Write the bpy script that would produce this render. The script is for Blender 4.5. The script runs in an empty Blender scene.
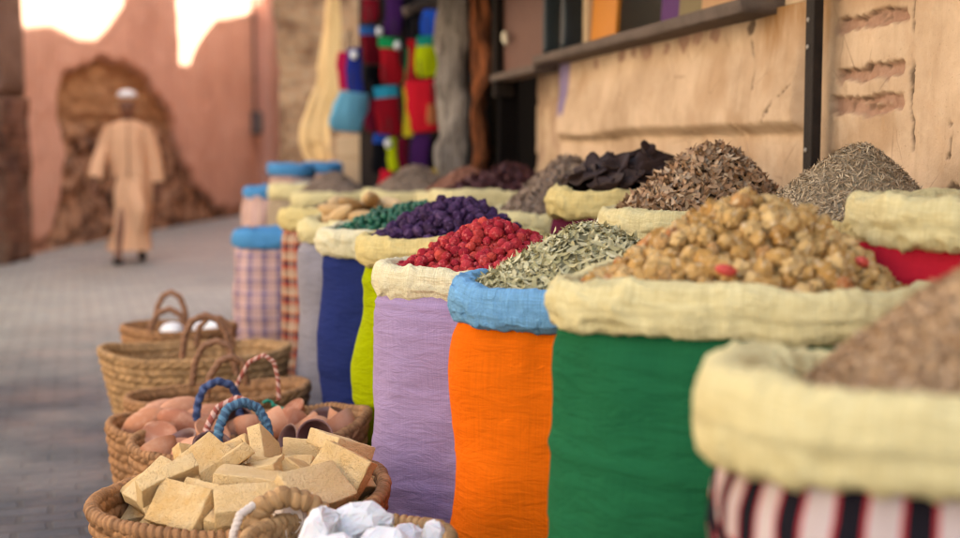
import bpy, bmesh, math, random
import numpy as np
from mathutils import Vector, Matrix, Euler
R = math.radians
PI = math.pi
rng = np.random.default_rng(7)
random.seed(7)
scene = bpy.context.scene
COL = scene.collection
F = 1333.0                                   # focal length in pixels of the 960 px wide photograph
CAMZ = 1.15
PITCH = math.atan(119 / F)

# ------------------------------------------------------------------ helpers
def at(px, py, d):
    """point of the place at distance d (world y) behind photo pixel (px, py)"""
    cp, sp = math.cos(PITCH), math.sin(PITCH)
    u, v = (px - 480) / F, (269 - py) / F
    dx, dy, dz = u, cp + v * sp, -sp + v * cp
    t = d / dy
    return Vector((dx * t, d, CAMZ + dz * t))

def link(name, me, mat=None, parent=None, smooth=True):
    o = bpy.data.objects.new(name, me)
    COL.objects.link(o)
    if mat is not None:
        me.materials.append(mat)
    if parent is not None:
        o.parent = parent
    if smooth and len(me.polygons):
        me.polygons.foreach_set('use_smooth', np.ones(len(me.polygons), dtype=bool))
    return o

def mk(name, V, Fc, mat=None, parent=None, smooth=True, uv=None):
    me = bpy.data.meshes.new(name)
    V = np.asarray(V, dtype=float)
    Fc = np.asarray(Fc, dtype=np.int64) if not isinstance(Fc, list) else Fc
    if isinstance(Fc, np.ndarray):
        nf, k = Fc.shape
        me.vertices.add(len(V)); me.vertices.foreach_set('co', V.astype(np.float32).ravel())
        me.loops.add(nf * k); me.loops.foreach_set('vertex_index', Fc.astype(np.int32).ravel())
        me.polygons.add(nf)
        me.polygons.foreach_set('loop_start', np.arange(0, nf * k, k, dtype=np.int32))
        me.polygons.foreach_set('loop_total', np.full(nf, k, dtype=np.int32))
        me.update(calc_edges=True)
    else:
        me.from_pydata(V.tolist(), [], Fc); me.update()
    if uv is not None:
        lay = me.uv_layers.new(name='UVMap')
        li = np.zeros(len(me.loops), dtype=np.int32); me.loops.foreach_get('vertex_index', li)
        lay.data.foreach_set('uv', np.asarray(uv, dtype=np.float32)[li].ravel())
    return link(name, me, mat, parent, smooth)

def props(o, label=None, cat=None, group=None, kind=None):
    if label: o['label'] = label
    if cat: o['category'] = cat
    if group: o['group'] = group
    if kind: o['kind'] = kind
    return o

def empty(name, loc, label, cat, rz=0.0, group=None):
    o = bpy.data.objects.new(name, None)
    o.empty_display_size = .1
    COL.objects.link(o)
    o.location = loc; o.rotation_euler = (0, 0, rz)
    return props(o, label, cat, group)

def copy_tree(o, parent=None):
    c = o.copy(); COL.objects.link(c); c.parent = parent
    for ch in list(o.children): copy_tree(ch, c)
    return c

def _hash(ix, iy, iz, seed):
    n = (ix * 374761393 + iy * 668265263 + iz * 1440662683 + seed * 974634777) & 0xFFFFFFFF
    n = ((n ^ (n >> 13)) * 1274126177) & 0xFFFFFFFF
    n = (n ^ (n >> 16)) & 0xFFFFFFFF
    return n / 2147483647.5 - 1.0

def vn(P, scale=1.0, seed=0):
    """value noise in -1..1 at points P (n,3)"""
    P = np.asarray(P, dtype=float) * scale + 137.3
    I = np.floor(P).astype(np.int64); f = P - I
    f = f * f * f * (f * (f * 6 - 15) + 10)
    o = 0
    for a in (0, 1):
        for b in (0, 1):
            for c in (0, 1):
                w = (f[:, 0] if a else 1 - f[:, 0]) * (f[:, 1] if b else 1 - f[:, 1]) * (f[:, 2] if c else 1 - f[:, 2])
                o = o + w * _hash(I[:, 0] + a, I[:, 1] + b, I[:, 2] + c, seed)
    return o

def fbm(P, scale=1.0, seed=0, octs=3):
    o, a = 0, 1.0
    for k in range(octs):
        o = o + a * vn(P, scale * 2 ** k, seed + 17 * k); a *= .5
    return o / 1.75

def ridge(P, scale, seed=0):
    return 1 - 2 * np.abs(vn(P, scale, seed))

def grid_faces(nu, nv, wrap_u=True, wrap_v=False):
    """faces of a grid of nv rows of nu verts"""
    iu = np.arange(nu if wrap_u else nu - 1); iv = np.arange(nv if wrap_v else nv - 1)
    U, W = np.meshgrid(iu, iv)
    U = U.ravel(); W = W.ravel(); U2 = (U + 1) % nu; W2 = (W + 1) % nv
    return np.stack([W * nu + U, W * nu + U2, W2 * nu + U2, W2 * nu + U], 1)

class Acc:
    """collects pieces into one mesh"""
    def __init__(s): s.V = []; s.F = []; s.n = 0
    def add(s, V, Fc):
        V = np.asarray(V, float)
        s.V.append(V); s.F += [[int(i) + s.n for i in f] for f in Fc]; s.n += len(V)
    def box(s, c, size, M=None, bev=.0):
        bm = bmesh.new(); bmesh.ops.create_cube(bm, size=1)
        bmesh.ops.scale(bm, vec=size, verts=bm.verts)
        if bev > 0: bmesh.ops.bevel(bm, geom=list(bm.edges), offset=bev, segments=2, profile=.6, affect='EDGES')
        V = np.array([v.co[:] for v in bm.verts]); bm.verts.index_update()
        Fc = [[v.index for v in f.verts] for f in bm.faces]; bm.free()
        if M is not None: V = V @ np.array(M.to_3x3()).T
        s.add(V + np.array(c), Fc)
    def build(s, name, mat, parent=None, smooth=False):
        return mk(name, np.concatenate(s.V), s.F, mat, parent, smooth)

def box_obj(name, c, size, mat, parent=None, bev=.004, M=None):
    a = Acc(); a.box(c, size, M, bev); return a.build(name, mat, parent)

def tube(P, rad, segs=12, mod=None, cap=True):
    """tube along points P, radius rad (scalar, list) times mod(phi, s)"""
    P = np.asarray(P, float); n = len(P)
    rad = np.broadcast_to(np.asarray(rad, float), (n,))
    T = np.gradient(P, axis=0); T /= np.linalg.norm(T, axis=1)[:, None] + 1e-9
    s = np.concatenate([[0], np.cumsum(np.linalg.norm(np.diff(P, axis=0), axis=1))])
    ref = np.array([0, 0, 1.]) if abs(T[0][2]) < .9 else np.array([1., 0, 0])
    N = []; nrm = ref - T[0] * (ref @ T[0]); nrm /= np.linalg.norm(nrm)
    for i in range(n):
        nrm = nrm - T[i] * (nrm @ T[i]); nrm /= np.linalg.norm(nrm) + 1e-9; N.append(nrm)
    N = np.array(N); B = np.cross(T, N)
    ph = np.linspace(0, 2 * PI, segs, endpoint=False)
    r = rad[:, None] * np.ones((1, segs))
    if mod is not None: r = r * mod(ph[None, :], s[:, None])
    V = P[:, None, :] + r[:, :, None] * (np.cos(ph)[None, :, None] * N[:, None, :] + np.sin(ph)[None, :, None] * B[:, None, :])
    V = V.reshape(-1, 3); Fc = grid_faces(segs, n).tolist()
    if cap:
        Fc.append(list(range(segs))[::-1]); Fc.append([(n - 1) * segs + k for k in range(segs)])
    return V, Fc

def arc3(p0, p1, top, n=40, lean=(0, 0, 0)):
    """arch from p0 to p1 with its crown top metres above"""
    p0 = np.array(p0, float); p1 = np.array(p1, float); t = np.linspace(0, 1, n)
    a = PI * t
    mid = (p0 + p1) / 2; h = (p1 - p0) / 2
    P = mid - np.cos(a)[:, None] * h
    P = P + np.sin(a)[:, None] ** .8 * np.array([lean[0], lean[1], top])
    return P

def ico(sub=2):
    bm = bmesh.new(); bmesh.ops.create_icosphere(bm, subdivisions=sub, radius=1)
    V = np.array([v.co[:] for v in bm.verts]); Fc = np.array([[v.index for v in f.verts] for f in bm.faces]); bm.free()
    return V, Fc

def rots(n, r=None):
    r = rng if r is None else r
    q = r.normal(size=(n, 4)); q /= np.linalg.norm(q, axis=1)[:, None]
    w, x, y, z = q.T
    return np.stack([np.stack([1 - 2 * (y * y + z * z), 2 * (x * y - z * w), 2 * (x * z + y * w)], 1),
                     np.stack([2 * (x * y + z * w), 1 - 2 * (x * x + z * z), 2 * (y * z - x * w)], 1),
                     np.stack([2 * (x * z - y * w), 2 * (y * z + x * w), 1 - 2 * (x * x + y * y)], 1)], 1)

# ------------------------------------------------------------------ materials
class NT:
    def __init__(s, name, rough=.8, spec=.3):
        s.m = bpy.data.materials.new(name); s.m.use_nodes = True
        s.t = s.m.node_tree; s.N = s.t.nodes; s.b = s.N['Principled BSDF']
        s.b.inputs['Roughness'].default_value = rough
        s.b.inputs['Specular IOR Level'].default_value = spec
        s.tc = s.N.new('ShaderNodeTexCoord')
    def L(s, a, b): s.t.links.new(a, b)
    def node(s, typ, **kw):
        n = s.N.new(typ)
        for k, v in kw.items(): setattr(n, k, v)
        return n
    def mapping(s, src='Object', scale=(1, 1, 1), rot=(0, 0, 0), loc=(0, 0, 0)):
        m = s.node('ShaderNodeMapping'); s.L(s.tc.outputs[src], m.inputs[0])
        m.inputs['Scale'].default_value = scale; m.inputs['Rotation'].default_value = rot; m.inputs['Location'].default_value = loc
        return m.outputs[0]
    def noise(s, vec, scale=5, detail=4, rough=.55, dist=0):
        n = s.node('ShaderNodeTexNoise'); s.L(vec, n.inputs['Vector'])
        n.inputs['Scale'].default_value = scale; n.inputs['Detail'].default_value = detail
        n.inputs['Roughness'].default_value = rough; n.inputs['Distortion'].default_value = dist
        return n.outputs['Fac']
    def voro(s, vec, scale=5, feature='F1'):
        n = s.node('ShaderNodeTexVoronoi', feature=feature); s.L(vec, n.inputs['Vector']); n.inputs['Scale'].default_value = scale
        return n
    def ramp(s, fac, stops, const=False):
        n = s.node('ShaderNodeValToRGB'); s.L(fac, n.inputs[0]); cr = n.color_ramp
        if const: cr.interpolation = 'CONSTANT'
        while len(cr.elements) < len(stops): cr.elements.new(.5)
        for e, (p, c) in zip(cr.elements, stops):
            e.position = p; e.color = (*c, 1) if len(c) == 3 else c
        return n.outputs[0]
    def mix(s, fac, a, b, mode='MIX'):
        n = s.node('ShaderNodeMix', data_type='RGBA', blend_type=mode)
        for sock, v in ((n.inputs[0], fac), (n.inputs[6], a), (n.inputs[7], b)):
            if hasattr(v, 'links'): s.L(v, sock)
            else: sock.default_value = v if not isinstance(v, tuple) else ((*v, 1) if len(v) == 3 else v)
        return n.outputs[2]
    def math(s, op, a, b=0.0, c=None):
        n = s.node('ShaderNodeMath', operation=op)
        for i, v in enumerate((a, b) if c is None else (a, b, c)):
            if hasattr(v, 'links'): s.L(v, n.inputs[i])
            else: n.inputs[i].default_value = v
        return n.outputs[0]
    def bump(s, h, strength=.3, dist=.01, prev=None):
        n = s.node('ShaderNodeBump'); s.L(h, n.inputs['Height'])
        n.inputs['Strength'].default_value = strength; n.inputs['Distance'].default_value = dist
        if prev is not None: s.L(prev, n.inputs['Normal'])
        s.L(n.outputs[0], s.b.inputs['Normal']); return n.outputs[0]
    def color(s, c):
        if hasattr(c, 'links'): s.L(c, s.b.inputs['Base Color'])
        else: s.b.inputs['Base Color'].default_value = (*c, 1)
    def rnd(s):
        o = s.node('ShaderNodeObjectInfo'); g = s.node('ShaderNodeNewGeometry')
        return s.math('FRACT', s.math('ADD', o.outputs['Random'], g.outputs['Random Per Island']))

def mul(c, k): return tuple(min(1, x * k) for x in c)

def fabric(name, col, rough=.95, wear=.16, weave=True, crumple=.25):
    m = NT(name, rough, .04)
    v = m.mapping('Object')
    n = m.noise(v, 5, 5); n2 = m.noise(v, 60, 3)
    c = m.mix(n, mul(col, 1 - wear), mul(col, 1 + wear))
    c = m.mix(m.math('MULTIPLY', n2, .35), c, mul(col, .8))
    th = m.math('MULTIPLY', m.noise(m.mapping('UV', (380, 9, 1)), 1, 2), m.noise(m.mapping('UV', (9, 380, 1)), 1, 2))
    c = m.mix(m.ramp(th, [(.12, (.55, .55, .55)), (.36, (0, 0, 0))]), c, mul(col, .68))
    m.color(c)
    h = m.noise(m.mapping('UV', (1, 3.2, 1)), 14, 5, .6, .8)
    p = m.bump(h, crumple, .02)
    h2 = m.math('ADD', m.noise(m.mapping('UV', (500, 14, 1)), 1, 2), m.noise(m.mapping('UV', (14, 500, 1)), 1, 2))
    p = m.bump(h2, .25, .003, p)
    m.bump(m.noise(m.mapping('UV', (500, 500, 1)), 1, 2), .35, .002, p)
    return m.m

def plaid(name, pu, us, pv, vs, base_mix=.5, rough=.92, mode='MIX'):
    """checked cloth: us / vs are colour stops across one period of pu / pv metres"""
    m = NT(name, rough, .05)
    sep = m.node('ShaderNodeSeparateXYZ')
    nz = m.node('ShaderNodeTexNoise'); m.L(m.tc.outputs['Object'], nz.inputs['Vector']); nz.inputs['Scale'].default_value = 9
    ad = m.node('ShaderNodeMixRGB', blend_type='LINEAR_LIGHT'); ad.inputs[0].default_value = .004
    m.L(m.tc.outputs['UV'], ad.inputs[1]); m.L(nz.outputs['Color'], ad.inputs[2]); m.L(ad.outputs[0], sep.inputs[0])
    a = m.ramp(m.math('FRACT', m.math('DIVIDE', sep.outputs[0], pu)), us, True)
    b = m.ramp(m.math('FRACT', m.math('DIVIDE', sep.outputs[1], pv)), vs, True)
    c = m.mix(base_mix, a, b, mode)
    c = m.mix(m.ramp(m.noise(m.mapping('Object'), 7, 4), [(.4, (0, 0, 0)), (.75, (1, 1, 1))]), c, (.70, .66, .62), 'MULTIPLY')
    m.color(c)
    p = m.bump(m.noise(m.mapping('Object', (1, 1, 1.5)), 40, 4, .6, .5), .3, .012)
    m.bump(m.noise(m.mapping('UV', (500, 500, 1)), 1, 2), .3, .002, p)
    return m.m

def plain(name, col, rough=.7, var=.2, nscale=8, bump=.2, bscale=40, spec=.3, bdist=.01):
    m = NT(name, rough, spec); v = m.mapping('Object')
    m.color(m.mix(m.noise(v, nscale, 5), mul(col, 1 - var), mul(col, 1 + var)))
    if bump: m.bump(m.noise(v, bscale, 5, .6), bump, bdist)
    return m.m

def grains(name, cols, rough=.7, bump=.3, bscale=300, spec=.3, speck=None, bdist=.003):
    """each grain its own tone out of cols"""
    m = NT(name, rough, spec)
    st = [((i + .0) / max(1, len(cols) - 1), c) for i, c in enumerate(cols)]
    c = m.ramp(m.rnd(), st)
    v = m.mapping('Object')
    n = m.noise(v, bscale * .5, 3)
    c = m.mix(m.math('MULTIPLY', n, .5), c, mul(cols[0], .55))
    if speck is not None:
        f = m.ramp(m.noise(v, bscale * .8, 2), [(.55, (0, 0, 0)), (.68, (1, 1, 1))])
        c = m.mix(f, c, speck)
    m.color(c)
    if bump: m.bump(m.noise(v, bscale, 4), bump, bdist)
    return m.m

def brickmat(name, c1, c2, mortar, scale=1.0, bw=.24, bh=.06, msize=.012, rough=.9, bump=.8, src='UV', dirt=None):
    m = NT(name, rough, .2)
    v = m.mapping(src, (scale, scale, scale))
    dn = m.node('ShaderNodeTexNoise'); m.L(v, dn.inputs[0]); dn.inputs['Scale'].default_value = 6
    ad = m.node('ShaderNodeMixRGB', blend_type='LINEAR_LIGHT'); ad.inputs[0].default_value = .02
    m.L(v, ad.inputs[1]); m.L(dn.outputs['Color'], ad.inputs[2])
    b = m.node('ShaderNodeTexBrick'); m.L(ad.outputs[0], b.inputs['Vector'])
    b.inputs['Scale'].default_value = 1; b.inputs['Brick Width'].default_value = bw; b.inputs['Row Height'].default_value = bh
    b.inputs['Mortar Size'].default_value = msize; b.inputs['Mortar Smooth'].default_value = .4
    b.inputs['Color1'].default_value = (*c1, 1); b.inputs['Color2'].default_value = (*c2, 1); b.inputs['Mortar'].default_value = (*mortar, 1)
    c = m.mix(m.ramp(m.noise(v, 2.6, 6, .65), [(.44, (0, 0, 0)), (.62, (.9, .9, .9))]), b.outputs['Color'], dirt or mul(c1, .5))
    c = m.mix(m.ramp(m.noise(m.mapping(src, loc=(9, 4, 2)), 1.7, 5), [(.5, (0, 0, 0)), (.66, (.75, .75, .75))]), c, mul(mortar, 1.15))
    m.color(c)
    h = m.math('MULTIPLY_ADD', b.outputs['Fac'], -1.0, m.noise(v, 25, 5))
    m.bump(h, bump, .012)
    return m.m

EXPOSURE = 2.55
WB = (7000, 6)
BAKED = {"soap":[["box",0.1166,0.0843,0.0278,-0.145,-0.018,0.019,-0.08,-0.59,0.33],["box",0.1189,0.0885,0.0272,-0.118,0.159,-0.038,-0.87,0.05,0.56],["box",0.111,0.0799,0.03,0.171,-0.117,-0.039,-0.87,-0.04,-2.24],["box",0.1075,0.083,0.031,0.012,-0.22,-0.023,1.84,-0.05,0.03],["box",0.112,0.0918,0.0282,0.204,-0.063,0.023,0.36,0.6,2.85],["box",0.1056,0.0852,0.0324,0.148,0.136,-0.03,-0.85,-0.25,-0.8],["box",0.1101,0.0781,0.0275,-0.241,0.02,-0.021,-3.08,1.47,-0.04],["box",0.1155,0.0848,0.0308,0.24,0.042,-0.013,0.08,1.28,-2.83],["box",0.1064,0.0874,0.0306,0.059,0.187,0.01,-2.3,-0.4,-0.6],["box",0.1226,0.0942,0.0284,-0.211,-0.066,0.016,0.19,1.87,-2.64],["box",0.1244,0.0795,0.0291,0.04,-0.164,-0.003,0.61,0.15,0.09],["box",0.1194,0.0783,0.0318,-0.131,0.201,0.024,0.04,1.83,2.12],["box",0.1072,0.0887,0.0276,0.126,-0.165,0.011,-0.66,0.06,-2.58],["box",0.1227,0.0822,0.0314,-0.188,0.108,0.009,-0.28,-0.46,1.14],["box",0.1265,0.0843,0.031,0.018,0.185,0.018,0.85,-0.43,-0.58],["box",0.1093,0.0941,0.0329,0.19,-0.105,0.085,-1.15,-2.78,-0.74],["box",0.1203,0.0944,0.0291,0.147,0.193,0.03,-0.1,1.32,-2.25],["box",0.1224,0.0791,0.0297,-0.076,-0.17,-0.024,0.12,2.27,1.31],["box",0.1229,0.0911,0.0323,-0.183,0.078,0.039,0.52,0.1,-1.17],["box",0.1207,0.0794,0.0317,0.082,0.068,0.047,-0.07,-0.61,-2.06],["box",0.1147,0.0809,0.0299,0.22,0.026,0.014,-0.08,-1.28,0.32],["box",0.1272,0.0873,0.0301,-0.235,-0.066,-0.007,3.02,1.28,0.18],["box",0.1125,0.0903,0.0313,0.202,0.085,0.03,1.83,-1.2,0.39],["box",0.1063,0.0882,0.0292,0.138,-0.002,0.025,-0.52,-0.31,-2.11],["box",0.1269,0.0786,0.0306,-0.184,-0.152,-0.006,0.19,-1.87,0.57],["box",0.1202,0.0811,0.0274,-0.089,0.164,0.047,0.43,-0.82,1.83],["box",0.1133,0.0913,0.0271,0.146,-0.014,0.053,-0.33,0.5,-0.67],["box",0.1077,0.0839,0.0284,0.071,-0.086,0.051,0.24,-0.04,0.91],["box",0.1285,0.0946,0.0292,-0.014,-0.182,0.046,-0.1,0.26,-2.04],["box",0.1109,0.0824,0.0301,0.137,0.114,0.04,-0.08,0.64,0.98],["box",0.125,0.079,0.0285,0.119,-0.183,0.036,0.66,-0.02,0.51],["box",0.1125,0.0916,0.0329,-0.008,-0.213,0.069,0.28,-0.02,-0.04],["box",0.1292,0.0796,0.0289,-0.008,0.191,0.044,0.62,0.74,-1.68],["box",0.115,0.0816,0.0287,-0.269,0.035,0.089,-0.09,-1.75,-0.06],["box",0.1151,0.0835,0.028,-0.129,-0.084,0.034,0.87,-0.49,0.12],["box",0.1206,0.0837,0.0297,-0.106,-0.145,0.041,0.04,-0.94,0.74],["box",0.1185,0.0837,0.0271,-0.131,-0.15,0.06,0.94,0.04,-0.8],["box",0.1179,0.0797,0.0313,-0.009,0.133,0.056,0.74,-0.18,-0.15],["box",0.1061,0.0805,0.028,0.062,0.129,0.089,-2.0,0.59,1.0],["box",0.1272,0.0866,0.0278,0.01,-0.107,0.091,0.03,-0.11,2.8],["box",0.1096,0.0884,0.0322,0.02,-0.018,0.081,0.03,0.28,2.81],["box",0.1266,0.0895,0.0324,0.132,-0.175,0.075,-0.66,0.05,-2.59],["box",0.1108,0.0836,0.0315,-0.042,0.112,0.07,0.72,-0.26,-0.06],["box",0.1097,0.0912,0.031,0.22,0.085,0.101,0.37,-0.01,2.0],["box",0.1104,0.0814,0.0311,-0.172,0.009,0.065,-0.36,0.54,-2.48],["box",0.1174,0.079,0.0318,-0.155,-0.059,0.087,-0.9,-0.31,0.3],["box",0.1279,0.0944,0.0275,-0.243,0.04,0.108,1.38,0.38,1.35],["box",0.1183,0.0939,0.0302,-0.046,0.01,0.09,-0.41,-0.48,0.37],["box",0.1195,0.0814,0.032,-0.082,0.092,0.083,-0.52,0.58,-2.73]],"cups":[["lid",0.045,0.012,0.062,-0.102,-0.168,-0.053,-1.09,1.09,0.0],["cup",0.024,0.043,0.058,-0.125,-0.124,-0.022,-0.87,0.74,1.27],["cup",0.024,0.043,0.058,0.209,-0.056,-0.054,-0.29,-2.45,0.16],["lid",0.045,0.012,0.062,-0.07,0.188,-0.053,0.72,-0.36,-2.45],["cup",0.024,0.043,0.058,0.118,-0.159,-0.043,-0.84,-0.67,1.41],["cup",0.024,0.043,0.058,0.05,0.021,0.03,1.34,0.24,1.81],["lid",0.045,0.012,0.062,0.218,0.009,-0.058,-1.41,0.28,1.67],["cup",0.024,0.043,0.058,-0.029,-0.192,-0.042,1.32,2.88,-0.18],["cup",0.024,0.043,0.058,0.167,-0.106,-0.032,0.34,0.44,0.58],["lid",0.045,0.012,0.062,0.189,0.081,-0.052,0.51,-2.32,-1.69],["cup",0.024,0.043,0.058,-0.185,0.103,-0.05,2.44,-0.03,1.02],["cup",0.024,0.043,0.058,-0.214,0.04,-0.048,1.0,-2.12,-1.31],["lid",0.045,0.012,0.062,0.05,-0.195,-0.061,-0.0,2.81,-1.34],["cup",0.024,0.043,0.058,-0.088,0.144,-0.005,0.72,1.12,0.99],["cup",0.024,0.043,0.058,0.07,0.185,-0.043,-1.33,2.51,-0.14],["lid",0.045,0.012,0.062,-0.22,0.088,0.003,-2.56,-0.28,0.34],["cup",0.024,0.043,0.058,0.107,-0.095,-0.003,0.54,0.74,2.18],["cup",0.024,0.043,0.058,-0.006,0.124,0.001,0.54,-3.05,0.19],["lid",0.045,0.012,0.062,-0.107,0.086,-0.0,-0.19,-0.47,-0.35],["cup",0.024,0.043,0.058,0.131,0.154,-0.046,-0.24,-2.52,1.41],["cup",0.024,0.043,0.058,0.152,-0.019,-0.005,0.96,-0.64,-2.68],["lid",0.045,0.012,0.062,-0.154,-0.044,-0.011,-0.48,-3.05,0.54],["cup",0.024,0.043,0.058,0.002,0.183,-0.037,-1.19,0.72,-1.2],["cup",0.024,0.043,0.058,0.209,-0.095,0.016,0.74,-0.0,-2.09],["lid",0.045,0.012,0.062,0.092,0.099,0.002,1.03,3.1,-0.4],["cup",0.024,0.043,0.058,0.15,-0.167,0.023,1.86,-0.24,0.54],["cup",0.024,0.043,0.058,-0.197,-0.09,-0.052,0.92,-0.28,-2.77],["lid",0.045,0.012,0.062,0.124,0.058,-0.005,1.58,-1.31,-1.36],["cup",0.024,0.043,0.058,0.182,0.125,-0.009,-0.1,-0.05,-2.74],["cup",0.024,0.043,0.058,-0.05,-0.132,-0.008,-0.45,-0.3,2.19],["lid",0.045,0.012,0.062,-0.137,0.16,-0.06,0.18,-2.82,-1.29],["cup",0.024,0.043,0.058,-0.158,0.019,-0.009,-0.38,0.28,1.84],["cup",0.024,0.043,0.058,0.216,0.042,0.001,0.31,0.3,0.9],["lid",0.045,0.012,0.062,0.214,-0.023,0.012,0.28,-0.29,-1.4],["cup",0.024,0.043,0.058,-0.08,-0.199,0.026,-2.34,-0.04,-0.76],["cup",0.024,0.043,0.058,-0.138,-0.174,0.02,-1.44,0.32,-1.75],["lid",0.045,0.012,0.062,0.108,0.187,0.007,2.71,-0.58,1.12],["cup",0.024,0.043,0.058,-0.217,-0.027,-0.036,-0.68,-0.56,-2.12],["lid",0.045,0.012,0.062,-0.101,0.015,0.015,-2.49,-0.05,0.88],["cup",0.024,0.043,0.058,-0.039,0.206,0.009,-1.21,2.59,0.34],["lid",0.045,0.012,0.062,0.015,-0.148,-0.018,2.15,-0.12,-1.61],["cup",0.024,0.043,0.058,-0.196,-0.118,0.02,-0.06,-0.59,-0.8]],"cups2":[["pod",0.036,0.034,0.066,0.075,0.123,-0.015,-1.27,-0.52,1.16],["pod",0.036,0.034,0.066,-0.052,0.128,-0.016,2.06,1.43,-0.99],["pod",0.036,0.034,0.066,-0.168,0.063,-0.03,-1.95,0.49,2.21],["pod",0.036,0.034,0.066,0.027,-0.081,0.029,-2.02,-1.08,-0.82],["pod",0.036,0.034,0.066,-0.075,0.071,0.02,1.2,0.14,1.87],["pod",0.036,0.034,0.066,-0.054,-0.111,-0.004,0.76,0.55,3.09],["pod",0.036,0.034,0.066,-0.192,-0.027,-0.022,-0.84,0.39,0.71],["pod",0.036,0.034,0.066,0.187,0.037,-0.031,1.11,0.45,-2.98],["pod",0.036,0.034,0.066,-0.13,-0.104,-0.007,-3.05,0.54,-0.69],["pod",0.036,0.034,0.066,0.171,-0.062,-0.029,2.02,0.79,-0.32],["pod",0.036,0.034,0.066,0.045,-0.131,-0.016,-0.19,-1.29,0.39],["pod",0.036,0.034,0.066,0.126,0.035,0.012,-1.41,3.09,0.2],["pod",0.036,0.034,0.066,-0.143,0.015,0.02,0.13,1.97,-0.72],["pod",0.036,0.034,0.066,0.009,-0.015,0.044,-1.71,-0.41,2.17],["pod",0.036,0.034,0.066,-0.037,-0.146,0.055,-0.83,1.05,2.13],["pod",0.036,0.034,0.066,-0.15,-0.055,0.041,-2.03,-0.7,1.89],["pod",0.036,0.034,0.066,-0.064,0.013,0.06,-1.36,0.87,-0.83],["pod",0.036,0.034,0.066,0.037,0.069,0.033,-1.43,0.07,1.91],["pod",0.036,0.034,0.066,0.133,-0.102,0.024,-1.57,-0.47,1.7],["pod",0.036,0.034,0.066,-0.127,0.117,0.037,1.53,0.79,2.05]],"pods":[["pod",0.024,0.026,0.06,-0.132,0.087,-0.033,1.48,-0.75,-0.52],["pod",0.024,0.026,0.06,-0.006,-0.159,-0.038,1.52,-0.52,-1.58],["pod",0.024,0.026,0.06,0.133,0.071,-0.02,0.22,2.8,1.44],["pod",0.024,0.026,0.06,0.157,0.027,-0.017,-3.1,-0.05,-0.7],["pod",0.024,0.026,0.06,0.086,0.134,-0.038,1.37,0.08,0.99],["pod",0.024,0.026,0.06,-0.087,-0.129,-0.027,2.21,0.14,-1.82],["pod",0.024,0.026,0.06,-0.137,-0.07,-0.022,3.07,0.29,0.14],["pod",0.024,0.026,0.06,-0.045,0.153,-0.036,1.73,0.06,1.85],["pod",0.024,0.026,0.06,-0.04,0.12,0.012,-0.68,-0.95,1.27],["pod",0.024,0.026,0.06,-0.161,0.054,0.013,1.75,-0.71,-0.35],["pod",0.024,0.026,0.06,0.15,-0.051,-0.034,-1.76,-0.12,-0.27],["pod",0.024,0.026,0.06,-0.16,-0.006,-0.028,-0.96,3.07,0.03],["pod",0.024,0.026,0.06,0.072,0.107,0.009,0.77,0.96,0.02],["pod",0.024,0.026,0.06,-0.046,0.167,0.027,-1.04,-0.99,1.34],["pod",0.024,0.026,0.06,-0.107,-0.128,0.02,0.6,-1.02,1.88],["pod",0.024,0.026,0.06,-0.014,-0.17,0.013,1.68,0.27,1.56],["pod",0.024,0.026,0.06,0.138,-0.02,0.013,1.38,2.19,0.74],["pod",0.024,0.026,0.06,-0.106,0.076,0.008,-1.06,1.9,0.28],["pod",0.024,0.026,0.06,0.021,0.135,0.026,-1.44,-0.1,2.85],["pod",0.024,0.026,0.06,0.096,-0.074,0.022,-1.03,0.19,-0.43],["pod",0.024,0.026,0.06,-0.131,0.059,0.055,1.58,-2.74,-0.32],["pod",0.024,0.026,0.06,0.088,-0.131,-0.033,0.83,-1.04,-0.29],["pod",0.024,0.026,0.06,-0.082,0.041,0.049,0.07,-1.77,-2.23],["pod",0.024,0.026,0.06,0.135,-0.103,0.014,-1.93,0.37,2.29],["pod",0.024,0.026,0.06,0.133,0.11,0.02,-1.24,0.29,-2.29],["pod",0.024,0.026,0.06,0.05,-0.134,0.018,0.12,-1.82,-0.56],["pod",0.024,0.026,0.06,-0.01,0.031,0.072,1.27,0.88,-0.49],["pod",0.024,0.026,0.06,-0.02,0.132,0.059,-1.88,1.63,-0.81],["pod",0.024,0.026,0.06,-0.138,-0.015,0.03,-1.37,-1.17,1.4],["pod",0.024,0.026,0.06,0.063,0.064,0.05,1.25,-2.01,1.1]]}

# ------------------------------------------------------------------ camera, sky, sun
cam = bpy.data.cameras.new('camera'); co = bpy.data.objects.new('camera', cam); COL.objects.link(co)
co.location = (0, 0, CAMZ); co.rotation_euler = (R(90) - PITCH, 0, 0)
cam.sensor_width = 36; cam.lens = 36 * F / 960; cam.clip_end = 400; cam.clip_start = .05
cam.dof.use_dof = True; cam.dof.focus_distance = 2.9; cam.dof.aperture_fstop = 1.95
scene.camera = co

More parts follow.
